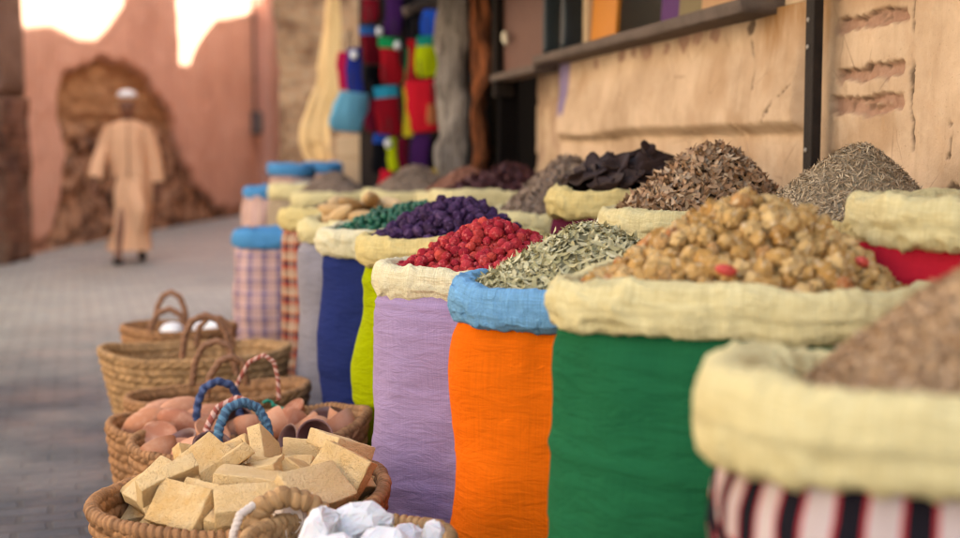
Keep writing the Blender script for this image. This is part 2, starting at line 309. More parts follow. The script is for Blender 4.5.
SUN_AZ = Vector((.94, -.34, 0)).normalized(); SUN_EL = R(52)
S = Vector((SUN_AZ.x * math.cos(SUN_EL), SUN_AZ.y * math.cos(SUN_EL), math.sin(SUN_EL)))
w = bpy.data.worlds.new('World'); scene.world = w; w.use_nodes = True
nt = w.node_tree; bg = nt.nodes['Background']
sky = nt.nodes.new('ShaderNodeTexSky'); sky.sky_type = 'NISHITA'; sky.sun_disc = False
sky.sun_elevation = SUN_EL; sky.sun_rotation = math.atan2(S.x, S.y)
sky.air_density = 1.0; sky.dust_density = 3.5; sky.ozone_density = 1.0
nt.links.new(sky.outputs[0], bg.inputs[0]); bg.inputs[1].default_value = .12
sl = bpy.data.lights.new('sun', 'SUN'); sl.energy = 4.6; sl.angle = R(.53); sl.color = (1, .95, .87)
so = bpy.data.objects.new('sun', sl); COL.objects.link(so); so.rotation_euler = S.to_track_quat('Z', 'Y').to_euler()
so.location = S * 40
scene.render.engine = 'CYCLES'
scene.cycles.use_denoising = True
scene.cycles.filter_width = 1.1
scene.cycles.max_bounces = 8; scene.cycles.diffuse_bounces = 5
vs = scene.view_settings
vs.view_transform = 'Standard'; vs.look = 'None'; vs.gamma = 1; vs.use_curve_mapping = False
vs.exposure = EXPOSURE
if WB:
    vs.use_white_balance = True; vs.white_balance_temperature = WB[0]; vs.white_balance_tint = WB[1]

# ------------------------------------------------------------------ ground
m = NT('paving', .5, .2)
v = m.mapping('Object', rot=(0, 0, R(-17)))
b = m.node('ShaderNodeTexBrick'); m.L(v, b.inputs['Vector'])
dn = m.node('ShaderNodeTexNoise'); m.L(v, dn.inputs[0]); dn.inputs['Scale'].default_value = 4
ad = m.node('ShaderNodeMixRGB', blend_type='LINEAR_LIGHT'); ad.inputs[0].default_value = .02
m.L(v, ad.inputs[1]); m.L(dn.outputs['Color'], ad.inputs[2]); m.L(ad.outputs[0], b.inputs['Vector'])
b.inputs['Scale'].default_value = 1; b.inputs['Brick Width'].default_value = .19; b.inputs['Row Height'].default_value = .095
b.inputs['Mortar Size'].default_value = .012; b.inputs['Mortar Smooth'].default_value = .3
b.inputs['Color1'].default_value = (.029, .032, .042, 1); b.inputs['Color2'].default_value = (.054, .057, .068, 1); b.inputs['Mortar'].default_value = (.030, .030, .034, 1)
worn = m.mix(m.ramp(m.noise(v, 1.3, 6), [(.42, (0, 0, 0)), (.66, (.9, .9, .9))]), b.outputs['Color'], (.10, .10, .10))
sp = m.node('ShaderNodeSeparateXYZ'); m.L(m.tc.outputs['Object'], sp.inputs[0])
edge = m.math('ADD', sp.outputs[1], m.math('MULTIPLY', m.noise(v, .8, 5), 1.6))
dust_glare = m.mix(m.noise(v, 2.2, 6), (.235, .228, .205), (.41, .40, .36))  # far paving: dust, plus grazing reflection painted as a paler colour
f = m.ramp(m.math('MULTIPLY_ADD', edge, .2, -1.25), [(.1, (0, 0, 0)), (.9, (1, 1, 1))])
jo = m.mix(m.math('MULTIPLY', b.outputs['Fac'], .55), dust_glare, (.14, .13, .125))
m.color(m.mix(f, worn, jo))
hb = m.math('MULTIPLY', b.outputs['Fac'], -1.0)
p = m.bump(hb, .5, .010)
m.bump(m.noise(v, 18, 6), .3, .02, p)
m.L(m.ramp(m.noise(v, 3, 5), [(.3, (.38,) * 3), (.7, (.7,) * 3)]), m.b.inputs['Roughness'])
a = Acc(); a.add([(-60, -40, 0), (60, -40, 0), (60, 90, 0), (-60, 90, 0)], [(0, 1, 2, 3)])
g = a.build('street_paving', m.m); props(g, 'worn grey paving of the street, dust and grazing reflection painted paler further off', 'paving', kind='structure')

# ------------------------------------------------------------------ plaster wall on the right
WX, WS = 1.69, -.2115
WROT = math.atan2(1, WS)
WL = math.hypot(1, WS)
def wl(t, out=0.0, z=0.0):
    c, s = math.cos(WROT), math.sin(WROT)
    return Vector((WX + t * c - out * s, t * s + out * c, z))
def tw(px, py, o=0.0):
    d = 3.0
    for _ in range(6):
        r = at(px, py, d).x / d
        d = (WX - o * WL) / (r - WS)
    return d * WL, at(px, py, d).z

tt = np.concatenate([np.linspace(-3, 2.4, 10), np.arange(2.6, 3.0, .01), np.arange(3.0, 4.2, .005), np.arange(4.2, 7.331, .01)])
zz = np.concatenate([[0, .25, .5, .68], np.arange(.75, 1.0, .02), np.arange(1.0, 1.561, .0055)])
T, Z = np.meshgrid(tt, zz); T = T.ravel(); Z = Z.ravel()
P = np.stack([T, Z * 0, Z], 1)
n1 = fbm(P, 3, 1); n2 = fbm(P, 14, 2); n3 = fbm(P, 45, 3)
sm = lambda x, a, b: np.clip((x - a) / (b - a), 0, 1) ** 2 * (3 - 2 * np.clip((x - a) / (b - a), 0, 1))
tp = tw(808, 130)[0]
out = .010 * n1 + .004 * n2 + .0012 * n3
zl = 1.205 + .012 * n1 - .004 * (T - tp)
band = sm(T, tp - .02, tp + .02) * (1 - sm(T, 6.25, 6.42))
out += band * .05 * sm(Z, zl - .012, zl + .035) * (1 - .6 * sm(Z, zl + .05, 1.5))
out -= .13 * sm(T, 6.36, 6.42)
brick = np.zeros_like(T); stain = np.zeros_like(T); dirt = np.zeros_like(T); paint = np.zeros_like(T)
b0, b1 = tw(912, 60)[0], tw(831, 60)[0]
for z0, z1, ts in ((1.455, 1.492, 0), (1.328, 1.362, 0), (1.243, 1.287, 0), (1.10, 1.142, .25), (1.545, 1.56, .1)):
    lo = z0 + .016 * n2 + .007 * n3 + .008 * fbm(P, 7, 77); hi = z1 + .014 * fbm(P, 20, 9) + .005 * n3 + .006 * fbm(P, 6, 78)
    mk_ = sm(Z, lo - .004, lo + .004) * (1 - sm(Z, hi - .003, hi + .003)) * sm(T, b0 + ts + .05 * n2, b0 + ts + .03 + .05 * n2) * (1 - sm(T, b1 - .03 + .07 * n2, b1 + .07 * n2)) * sm(fbm(P * [.5, 1, 1.6], 26, 79), -.55, -.3)
    brick = np.maximum(brick, mk_)
    dirt = np.maximum(dirt, .9 * mk_ * sm(Z, hi - .012, hi - .004) * sm(fbm(P, 25, 4), -.1, .15))
    dirt = np.maximum(dirt, .55 * mk_ * sm(fbm(P * [.6, 1, 1.5], 38, 80), .2, .4))
brick = np.maximum(brick, .45 * sm(T, 6.40, 6.48) * (fbm(P, 6, 31) > .0))
out -= .016 * brick - .007 * brick * fbm(P, 24, 81)
def line(pts, wd, seed, col):
    dmin = np.full(len(T), 9.0)
    q = [tw(*p_) for p_ in pts]
    wob = .016 * fbm(P, 26, seed) + .006 * fbm(P, 80, seed + 1)
    for (ta, za), (tb, zb) in zip(q[:-1], q[1:]):
        L2 = (tb - ta) ** 2 + (zb - za) ** 2
        k = np.clip(((T - ta) * (tb - ta) + (Z - za) * (zb - za)) / L2, 0, 1)
        dmin = np.minimum(dmin, np.hypot(T + wob - ta - k * (tb - ta), Z + wob * .5 - za - k * (zb - za)))
    col[:] = np.maximum(col, (1 - sm(dmin, wd * .4, wd)) * sm(fbm(P, 18, seed + 90), -.45, -.1))
line([(755, 24), (757, 38), (763, 62), (765, 88)], .009, 41, dirt)
line([(776, 122), (786, 103), (804, 84)], .005, 42, dirt)
line([(951, 124), (953, 140), (950, 158)], .008, 43, dirt)
line([(914, 0), (914, 80), (915, 150)], .008, 44, dirt)
line([(575, 138), (620, 139)], .006, 48, dirt)
line([(591, 118), (592, 136)], .006, 49, dirt)
for cx, cy, rr in ((627, 53, .035), (652, 46, .055), (690, 38, .055), (703, 35, .045), (672, 44, .03), (600, 60, .035), (640, 49, .03), (720, 32, .03), (757, 25, .03), (955, 188, .035)):
    ct, cz = tw(cx, cy)
    dd = np.hypot((T - ct) * .6, Z - cz + .01) + .022 * fbm(P, 28, 51)
    (dirt if cx in (955, 757) else brick)[:] = np.maximum((dirt if cx in (955, 757) else brick), 1 - sm(dd, rr * .55, rr * .75))
sl_t = T
stain = (1 - sm(T, tw(772, 40)[0], tw(757, 40)[0])) * sm(T, tp - .3, tp) * sm(Z, 1.36 + .1 * n2, 1.56) * (.55 + .9 * np.clip(fbm(P * [3, 1, .6], 9, 61) + .2, 0, 1))
stain = np.maximum(stain, .5 * sm(Z, 1.44 + .06 * n2, 1.55) * (T < tp - .1))
stain = np.maximum(stain, .35 * sm(fbm(P, 4, 71), .25, .6))
pa, pb = tw(573, 90)[0], tw(557, 90)[0]
zb_ = tw(565, 120)[1]
paint = sm(T, pa - .02, pa + .02) * (1 - sm(T, pb - .02, pb + .02)) * sm(Z, zb_ + .05 * fbm(P * [1, 1, .01], 30, 3), zb_ + .04 + .05 * fbm(P * [1, 1, .01], 30, 3)) * .85
out -= .006 * dirt
V = np.stack([T, out, Z], 1)
nt_, nz_ = len(tt), len(zz)

m = NT('plaster', .88, .2)
v = m.mapping('Object')
base = m.mix(m.ramp(m.noise(v, 2.2, 7, .6), [(.3, (0, 0, 0)), (.62, (1, 1, 1))]), (.36, .235, .14), (.63, .45, .30))
base = m.mix(m.ramp(m.noise(v, 11, 6), [(.5, (0, 0, 0)), (.75, (.35, .35, .35))]), base, (.66, .50, .35))
fl = m.mapping('Object', (9, 9, 1.2))
base = m.mix(m.ramp(m.noise(fl, 3, 4), [(.52, (0, 0, 0)), (.8, (.35, .35, .35))]), base, (.30, .18, .09))
base = m.mix(m.ramp(m.noise(v, 140, 2), [(.66, (0, 0, 0)), (.75, (.5, .5, .5))]), base, (.28, .19, .11))
ve = m.voro(m.mapping('Object', (1, 1, .8)), 5.5, 'DISTANCE_TO_EDGE')
crk = m.math('MULTIPLY', m.ramp(ve.outputs['Distance'], [(0, (1, 1, 1)), (.012, (0, 0, 0))]), m.ramp(m.noise(v, 3.5, 3), [(.5, (0, 0, 0)), (.62, (.7, .7, .7))]))
base = m.mix(crk, base, (.16, .09, .05))
base = m.mix(m.ramp(m.noise(v, 6.5, 7, .7, .6), [(.56, (0, 0, 0)), (.64, (.45, .45, .45))]), base, (.50, .33, .205))
at1 = m.node('ShaderNodeAttribute', attribute_name='marks'); s3 = m.node('ShaderNodeSeparateColor'); m.L(at1.outputs['Color'], s3.inputs[0])
at2 = m.node('ShaderNodeAttribute', attribute_name='paint')
bc = m.mix(m.noise(v, 30, 5), (.19, .09, .055), (.50, .31, .21))
base = m.mix(s3.outputs[1], base, (.30, .15, .055))
base = m.mix(s3.outputs[0], base, bc)
base = m.mix(m.math('MULTIPLY', s3.outputs[2], .85), base, (.07, .04, .022))
base = m.mix(at2.outputs['Fac'], base, (.17, .13, .27))
m.color(base)
p = m.bump(m.noise(v, 22, 7, .68), .6, .012)
m.bump(m.noise(v, 220, 3), .25, .002, p)
PLASTER = m.m

wall = mk('plaster_wall', V, grid_faces(nt_, nz_, False)[:, ::-1], PLASTER)
me = wall.data
ca = me.color_attributes.new('marks', 'FLOAT_COLOR', 'POINT')
ca.data.foreach_set('color', np.stack([brick, stain, dirt, np.ones_like(T)], 1).astype(np.float32).ravel())
fa = me.attributes.new('paint', 'FLOAT', 'POINT'); fa.data.foreach_set('value', paint.astype(np.float32))
wall.location = (WX, 0, 0); wall.rotation_euler = (0, 0, WROT)
props(wall, 'cracked ochre plaster wall with bare brick strips behind the spice sacks', 'wall')
PL2 = plain('plaster_above', (.5, .36, .22), .9, .15, 3, .3, 30)
a = Acc()
T0, T1 = 4.03, 5.93
for ta, tb, za, zb in ((-3, T0, 1.562, 8), (T0, T1, 2.7, 8), (T1, 7.33, 1.562, 8), (7.33, 7.95, 2.4, 8)):
    a.box(((ta + tb) / 2, -.2, (za + zb) / 2), (tb - ta - .001, .4, zb - za))
a.box((2.16, -.36, .78), (10.3, .3, 1.55))
a.build('upper_wall', PL2, wall)

# ------------------------------------------------------------------ strap with bolts on the wall
IRON = plain('rusty_iron', (.020, .014, .011), .75, .5, 30, .3, 90, .2)
t_ = tw(811, 100, .06)[0] + .012
pole = empty('iron_post', wl(t_, .0, .6), 'dark flat iron post bolted upright to the plaster wall', 'post', WROT)
box_obj('strip', (0, .055, 1.5), (.05, .028, 3.0), IRON, pole, .004)
SCR = plain('screw_steel', (.3, .26, .22), .45, .3, 30, 0)
for py in (47, 150, 20, -60):
    z = tw(811, py, .06)[1] - .6
    V_, F_ = ico(2)
    mk('bolt', V_ * [.007, .004, .007] + [0.005, .071, z], F_, SCR, pole)

# ------------------------------------------------------------------ shop window above the plaster
WOOD = plain('weathered_wood', (.105, .075, .06), .8, .45, 12, .5, 60)
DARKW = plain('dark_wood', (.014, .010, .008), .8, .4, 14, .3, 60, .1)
BLUEW = plain('dark_blue_paint', (.008, .016, .022), .45, .6, 8, .3, 40, .35)
win = empty('shop_window', wl(T0, 0, 1.56), 'open shop window with a weathered wooden sill above the plaster', 'window', WROT)
def woodbeam(name, L, w_, h_, mat, parent, c, seed=0, axis='x', amp=.004):
    """a hewn beam: rounded box with uneven faces"""
    nseg = max(8, int(L / .04)); ns = 24
    ph = np.linspace(0, 2 * PI, ns, endpoint=False)
    e = 6
    cx = np.sign(np.cos(ph)) * np.abs(np.cos(ph)) ** (2 / e) * w_ / 2; cy = np.sign(np.sin(ph)) * np.abs(np.sin(ph)) ** (2 / e) * h_ / 2
    s = np.linspace(-L / 2, L / 2, nseg)
    A, B_ = np.meshgrid(np.arange(ns), s)
    X = B_.ravel(); Y = cx[A.ravel()]; Zz = cy[A.ravel()]
    Pn = np.stack([X * .25, Y, Zz], 1)
    k = 1 + amp / max(w_, h_) * 4 * fbm(Pn, 16, seed) + amp / max(w_, h_) * 3 * np.minimum(0, ridge(np.stack([X * .1, Y, Zz], 1), 30, seed))
    Vb = np.stack([X, Y * k, Zz * k], 1)
    Fb = grid_faces(ns, nseg).tolist() + [list(range(ns))[::-1], [(nseg - 1) * ns + q for q in range(ns)]]
    if axis == 'z': Vb = Vb[:, [1, 2, 0]]
    return mk(name, Vb + np.array(c), Fb, mat, parent)
woodbeam('sill', 2.42, .16, .045, WOOD, win, (1.13, .055, .0), 3)
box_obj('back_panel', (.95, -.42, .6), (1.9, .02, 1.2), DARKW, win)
box_obj('lintel', (.95, -.1, 1.10), (1.9, .2, .08), WOOD, win)
for px_, wd in ((581, .1), (561, .09)):
    t_ = tw(px_, 30)[0] - T0
    woodbeam('frame_post', 1.1, .05, wd, BLUEW, win, (t_, .04, .57), int(px_), 'z')[ 'label'] = 'dark blue painted frame post'
def good(name, x0, x1, mat, label, cat, depth, h=.8, th=.02, tilt=.06):
    ta, tb = tw(x1, 20)[0], tw(x0, 20)[0]
    o = box_obj(name, (0, 0, h / 2), (tb - ta, th, h), mat, None, .004)
    o.location = wl((ta + tb) / 2, -depth, 1.582); o.rotation_euler = (tilt, 0, WROT)
    return props(o, label, cat)
good('painted_board', 588, 612, plain('orange_paint', (.56, .20, .02), .5, .12, 6, .15, 30), 'orange painted board standing in the shop window', 'board', .02)
good('cloth_panel', 641, 664, fabric('purple_cloth', (.13, .06, .17)), 'dusky purple cloth panel standing in the shop window', 'cloth', .08, .8, .012)
fr = good('framed_picture', 667, 691, plain('olive_frame', (.16, .12, .05), .5, .2), 'small dark picture in an olive frame in the shop window', 'picture', .05, .6)
fw = fr.dimensions.x
box_obj('picture', (0, .0125, .32), (fw - .06, .006, .42), plain('picture_dark', (.02, .015, .02), .3, .8, 25, 0), fr, .001)
tb_ = good('painted_box', 692, 741, plain('tan_paint', (.42, .24, .12), .6, .15), 'tan painted panel with a yellow strip in the shop window', 'panel', .04)
box_obj('strip', (.04, .013, .45), (.03, .006, .5), plain('yellow_paint', (.6, .42, .04), .5, .1), tb_, .001)
good('dark_board', 742, 768, plain('dark_print', (.03, .025, .02), .4, .9, 20, 0), 'dark mottled board at the near end of the shop window', 'board', .03)
# shutter left of the window
ta, tb = tw(556, 30)[0], tw(514, 30)[0]
sh = empty('window_shutter', wl((ta + tb) / 2, .0, 1.53), 'brown wooden shutter with a black edge beside the shop window', 'shutter', WROT)
box_obj('panel', (0, .03, .6), (tb - ta, .05, 1.2), plain('brown_paint', (.12, .055, .04), .55, .25, 5, .2, 30), sh)
box_obj('bottom_rail', (0, .06, .0), (tb - ta + .1, .12, .035), WOOD, sh)
box_obj('edge_post', ((tb - ta) / 2 + .04, .05, .55), (.09, .1, 1.3), DARKW, sh)
a = Acc(); Vh, Fh = tube(arc3((0, 0, 0), (.05, 0, .02), .05, 20), .012, 10); a.add(Vh, Fh)
hk = a.build('door_hook', plain('pale_rope', (.62, .55, .42), .8), None, True)
hk.location = wl(tw(523, 45)[0], .09, tw(523, 45)[1]); hk.rotation_euler = (0, 0, WROT)
props(hk, 'small pale hook of rope hanging on the brown shutter', 'hook')

awn = empty('shop_awning', wl(2.0, 0, 2.12), 'wooden awning of dark planks over the shop window', 'awning', WROT)
for k in range(5): box_obj('plank', (3.2, .10 + k * .125, .02 - k * .012), (6.9, .122, .025), WOOD, awn, .004)
for k in range(6): box_obj('bracket', (.2 + k * 1.25, .30, -.03), (.05, .62, .045), DARKW, awn, .004)

# ------------------------------------------------------------------ doorway and shop beyond
dr = empty('shop_doorway', wl(7.33, 0, 0), 'black doorway between the plaster wall and the wooden posts', 'doorway', WROT)
BLACK = plain('black_boards', (.005, .004, .004), .9, .4, 20, .3, 40, .05)
box_obj('door', (.31, -.18, 1.2), (.62, .05, 2.38), BLACK, dr)  # near-black colour stands in for the dark opening
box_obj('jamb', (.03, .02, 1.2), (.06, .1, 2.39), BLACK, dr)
def post(name, px0, px1, d, h, mat, label, seed):
    wd = (px1 - px0) / F * d
    o = woodbeam(name, h, wd, wd * .9, mat, None, (0, 0, h / 2), seed, 'z', .034)
    o.location = ((((px0 + px1) / 2) - 480) / F * d, d, 0)
    return props(o, label, 'post')
m = NT('grey_old_wood', .85, .2); v = m.mapping('Object', (10, 10, 1.2))
m.color(m.mix(m.ramp(m.noise(v, 4, 6, .7), [(.3, (0, 0, 0)), (.7, (1, 1, 1))]), (.06, .042, .032), (.50, .43, .37)))
m.bump(m.noise(v, 6, 6, .7), .9, .03); GREYW = m.m
m = NT('orange_old_wood', .8, .2); v = m.mapping('Object', (9, 9, 1.5))
m.color(m.mix(m.ramp(m.noise(v, 4, 6, .7), [(.35, (0, 0, 0)), (.65, (1, 1, 1))]), (.03, .014, .01), (.42, .13, .045)))
m.bump(m.noise(v, 6, 6, .7), .9, .03); ORW = m.m
post('wooden_post', 441, 470, 7.9, 2.9, GREYW, 'thick grey weathered wooden post beside the hanging bags', 5)
post('wooden_post', 472, 488, 7.75, 2.9, ORW, 'reddish brown wooden post between the grey post and the doorway', 8)
shop = empty('shop_building', (-.2, 9.7, 0), 'dark wooden shop front behind the hanging coloured bags', 'shop')
BROWNW = plain('brown_boards', (.032, .020, .015), .8, .6, 5, .5, 25)
box_obj('end_panel', (-.36, 0, 1.5), (.62, .05, 3.0), BROWNW, shop)
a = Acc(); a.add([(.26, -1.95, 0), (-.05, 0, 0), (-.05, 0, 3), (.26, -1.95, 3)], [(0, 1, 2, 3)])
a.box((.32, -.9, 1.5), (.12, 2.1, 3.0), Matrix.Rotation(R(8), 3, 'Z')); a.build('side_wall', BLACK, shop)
box_obj('upper_wall', (.55, -.2, 5.5), (2.4, 3.6, 5), PL2, shop)
aw = woodbeam('awning_beam', .45, .07, .06, WOOD, None, (0, 0, 0), 12)
aw.location = at(436, 0, 8.6); aw.rotation_euler = (0, R(-22), R(20)); props(aw, 'slanting grey wooden beam above the hanging bags', 'beam')

# brick pier at the bend
BRICKT = brickmat('tan_brick', (.36, .20, .11), (.46, .28, .16), (.40, .29, .19), 1, .22, .062, .014, .9, 1.0, 'Object', (.12, .055, .03))
def facebox(name, c, size, mat, parent=None, n=60, seed=0, amp=.02, axis_up=True):
    """block whose faces are uneven (subdivided box moved by noise)"""
    bm = bmesh.new(); bmesh.ops.create_cube(bm, size=1)
    bmesh.ops.subdivide_edges(bm, edges=list(bm.edges), cuts=n, use_grid_fill=True)
    Vb = np.array([v_.co[:] for v_ in bm.verts]); Fb = np.array([[v_.index for v_ in f_.verts] for f_ in bm.faces]); bm.free()
    Vb = Vb * np.array(size); 
    dsp = np.stack([fbm(Vb + c[0], 3, seed + i, 4) for i in range(3)], 1) * amp
    return mk(name, Vb + dsp + np.array(c), Fb, mat, parent, True)
def rot_tex(o):  # brick courses on upright faces: rotate the texture space through the mesh itself
    return o
pier = empty('brick_pier', (-1.1, 11.0, 0), 'rough tan brick building corner where the alley bends', 'building')
m = BRICKT; mp = [n_ for n_ in m.node_tree.nodes if n_.type == 'MAPPING'][0]; mp.inputs['Rotation'].default_value = (R(-90), 0, 0)
facebox('wall', (0, 1.0, 3.5), (1.12, 2.0, 7.2), BRICKT, pier, 60, 4, .05)

# ------------------------------------------------------------------ pink alley wall on the left
AX, AY, ASL = -4.9, 15.0, .0762
AROT = math.atan2(1, ASL); AL = math.hypot(1, ASL)
def aw_X(d): return AX + ASL * (d - AY)
def ta(px, py):
    r = (px - 480) / F
    d = (AX - ASL * AY) / (r - ASL)
    for _ in range(4):
        r = at(px, py, d).x / d; d = (AX - ASL * AY) / (r - ASL)
    return (d - AY) * AL, at(px, py, d).z
tt = np.arange(-2.2, 17.5, .05); zz = np.concatenate([np.arange(0, 3.9, .05), [4.4, 5, 6.2]])
T, Z = np.meshgrid(tt, zz); T = T.ravel(); Z = Z.ravel(); P = np.stack([T, 0 * T, Z], 1)
poly = [ta(*p_) for p_ in ((52, 262), (55, 235), (62, 195), (68, 150), (60, 118), (58, 92), (63, 75), (80, 66), (105, 61), (125, 63), (145, 76), (163, 96), (174, 118), (180, 148), (187, 172), (204, 193), (226, 210), (230, 226))]
inside = np.zeros(len(T), bool)
dmin = np.full(len(T), 9.0)
for (x1, y1), (x2, y2) in zip(poly, poly[1:] + poly[:1]):
    c = ((y1 > Z) != (y2 > Z)) & (T < (x2 - x1) * (Z - y1) / (y2 - y1 + 1e-9) + x1)
    inside ^= c
    k = np.clip(((T - x1) * (x2 - x1) + (Z - y1) * (y2 - y1)) / ((x2 - x1) ** 2 + (y2 - y1) ** 2 + 1e-9), 0, 1)
    dmin = np.minimum(dmin, np.hypot(T - x1 - k * (x2 - x1), Z - y1 - k * (y2 - y1)))
sd = np.where(inside, dmin, -dmin) + .12 * fbm(P, 3, 5) + .05 * fbm(P, 9, 6)
patch = sm(sd, -.03, .04)
base_strip = (1 - sm(Z, .13 + .12 * fbm(P, 2, 8), .2 + .12 * fbm(P, 2, 8))) * .6
patch = np.maximum(patch, base_strip)
out = .05 * fbm(P, .7, 1) + .012 * fbm(P, 5, 2) - patch * .10 + patch * (.05 + .05 * (Z < 1.4)) * fbm(P * [1, 1, 1.6], 5, 3)
out -= .05 * patch * np.exp(-((Z - 1.53 - .03 * fbm(P, 4, 9)) / .025) ** 2)
m = NT('pink_plaster', .9, .15); v = m.mapping('Object')
pk = m.mix(m.noise(v, .8, 6), (.56, .30, .22), (.74, .46, .36))
pk = m.mix(m.ramp(m.noise(v, 3, 6), [(.45, (0, 0, 0)), (.75, (.5, .5, .5))]), pk, (.58, .37, .29))
pk = m.mix(m.ramp(m.noise(m.mapping('Object', (4, 4, .6)), 2, 5), [(.5, (0, 0, 0)), (.8, (.5, .5, .5))]), pk, (.36, .17, .11))
b = m.node('ShaderNodeTexBrick'); m.L(m.mapping('Object', rot=(R(-90), 0, 0)), b.inputs['Vector']); b.inputs['Scale'].default_value = 1
b.inputs['Brick Width'].default_value = .26; b.inputs['Row Height'].default_value = .07; b.inputs['Mortar Size'].default_value = .014
b.inputs['Color1'].default_value = (.29, .135, .065, 1); b.inputs['Color2'].default_value = (.42, .22, .11, 1); b.inputs['Mortar'].default_value = (.30, .18, .10, 1)
lo = m.mix(m.ramp(m.noise(v, 4, 6, .65), [(.38, (0, 0, 0)), (.6, (1, 1, 1))]), (.075, .038, .026), (.42, .25, .16))
sp = m.node('ShaderNodeSeparateXYZ'); m.L(v, sp.inputs[0])
zf = m.ramp(m.math('ADD', m.math('MULTIPLY', sp.outputs[2], .4), m.math('MULTIPLY', m.noise(v, 2, 4), .2)), [(.62, (1, 1, 1)), (.74, (0, 0, 0))])
ex = m.mix(zf, m.mix(.4, b.outputs['Color'], m.mix(m.noise(v, 6, 5), (.27, .145, .07), (.52, .31, .16))), lo)
at1 = m.node('ShaderNodeAttribute', attribute_name='bare')
m.color(m.mix(at1.outputs['Fac'], pk, ex))
p = m.bump(m.noise(v, 9, 6, .65), .5, .04)
PINK = m.m
aw_ = mk('alley_wall', np.stack([T, -out, Z], 1), grid_faces(len(tt), len(zz), False), PINK)
fa = aw_.data.attributes.new('bare', 'FLOAT', 'POINT'); fa.data.foreach_set('value', patch.astype(np.float32))
aw_.location = (AX, AY, 0); aw_.rotation_euler = (0, 0, AROT)
props(aw_, 'pink plastered alley wall with a bare earth and brick patch behind the walking man', 'wall')
a = Acc(); a.box((7.6, .45, 3.1), (19.8, .4, 6.2)); a.build('wall_core', PINK, aw_)
def al(t, out, z):
    c, s = math.cos(AROT), math.sin(AROT)
    return Vector((AX + t * c + out * s, AY + t * s - out * c, z))
tpi = ta(257, 120)[0]
PINK2 = plain('lit_pink_plaster', (.58, .34, .26), .9, .15, 2, .4, 12, .15, .03)  # paler pink put in for a face turned to more light
pl = facebox('wall_pilaster', (0, 0, 0), (5, .5, 6.2), PINK2, None, 30, 14, .03); pl.location = al(tpi + 2.5, 0, 3.05); pl.rotation_euler = (0, 0, AROT)
props(pl, 'pink wall buttress, coloured paler as if better lit, at the far end of the alley', 'buttress')
q = ta(252, 123)
eb = empty('meter_box', al(q[0], .05, q[1]), 'small dark box fixed high on the pink wall', 'box', AROT + PI)
box_obj('case', (0, .04, 0), (.34, .14, .42), plain('grey_metal', (.10, .09, .09), .5, .3), eb, .02)
box_obj('cover', (0, .115, .02), (.26, .02, .3), plain('grey_metal_lid', (.15, .14, .14), .45, .3), eb, .008)
pp = Acc(); Vp, Fp = tube([(0, 0, z) for z in np.linspace(0, 4.4, 30)], .035, 10); pp.add(Vp, Fp)
for z in (.6, 1.7, 2.9, 4.0): pp.box((0, -.02, z), (.12, .05, .04))
dp = pp.build('wall_pipe', plain('pipe_grey', (.26, .17, .14), .6, .2), None, True); dp.location = al(q[0] - .02, .07, q[1] + .2); props(dp, 'thin vertical pipe above the dark box on the pink wall', 'pipe')

# brick pillar at the left edge
LB = brickmat('dark_brick', (.15, .055, .032), (.25, .11, .065), (.20, .12, .08), 1, .24, .07, .014, .9, .9, 'Object', (.07, .03, .02))
n_ = [n_ for n_ in LB.node_tree.nodes if n_.type == 'MAPPING'][0]; n_.inputs['Rotation'].default_value = (R(-90), 0, 0)
UB = plain('grey_brown_render', (.20, .125, .095), .9, .4, 4, .8, 14, .1, .04)
bp = empty('brick_pillar', (-5.36, 13.3, 0), 'dark brick pillar with a paler upper block at the left edge', 'pillar')
facebox('lower_block', (0, .4, .84), (1.24, .8, 1.68), LB, bp, 34, 3, .04)
facebox('upper_block', (-.01, .4, 3.7), (1.20, .74, 4.03), UB, bp, 34, 6, .05)

# unseen wall added for bounce light, and unseen slab shaped to cast sun patches
BOUNCE_PL = plain('bounce_plaster', (.52, .46, .40), .9, .1, 2, .3, 12, .15, .03)
ow = facebox('bounce_wall', (0, 0, 0), (.4, 21.0, 5.4), PINK2, None, 30, 21, .04); ow.location = (-5.05, 2.2, 2.65); ow.data.materials[0] = BOUNCE_PL  # out of view, added to bounce sunlight onto the sacks
props(ow, 'unseen wall added opposite the spice stall to bounce sunlight', 'wall')
def shade(d):
    pts = [(13.8, 2.35), (14.5, 2.46), (15.3, 2.54), (16.1, 2.48), (16.7, 2.50), (17.2, 2.72), (17.75, 3.05), (17.95, 3.6), (18.1, 6.0), (20.0, 6.0), (20.05, 2.42), (20.7, 2.46), (21.0, 2.72), (21.5, 2.98), (22.2, 3.28), (24.0, 3.52), (25.0, 3.75), (25.1, 6.0), (31, 6.0)]
    return pts
FX = -1.64
prof = []
for d, z in shade(0):
    lam = (FX - aw_X(d)) / S.x
    prof.append((d + lam * S.y, z + lam * S.z))
prof[0] = (prof[0][0], prof[0][1])
ys = [11.1, prof[0][0] - .01] ; top = [9.0, 9.0]
outl = [(11.1, 0), (32, 0), (32, prof[-1][1])] + [p_ for p_ in reversed(prof)] + [(prof[0][0], 9.0), (11.1, 9.0)]  # top edge traced back along the sun to leave the lit patches
n = len(outl)
Vb = [(FX, y, z) for y, z in outl] + [(FX + .35, y, z) for y, z in outl]
Fb = [list(range(n))[::-1], list(range(n, 2 * n))] + [[i, (i + 1) % n, n + (i + 1) % n, n + i] for i in range(n)]
fb = mk('shade_slab', Vb, Fb, PL2, None, False); props(fb, 'unseen ochre slab added to shade the alley, top cut to shape the sun patches', 'building')

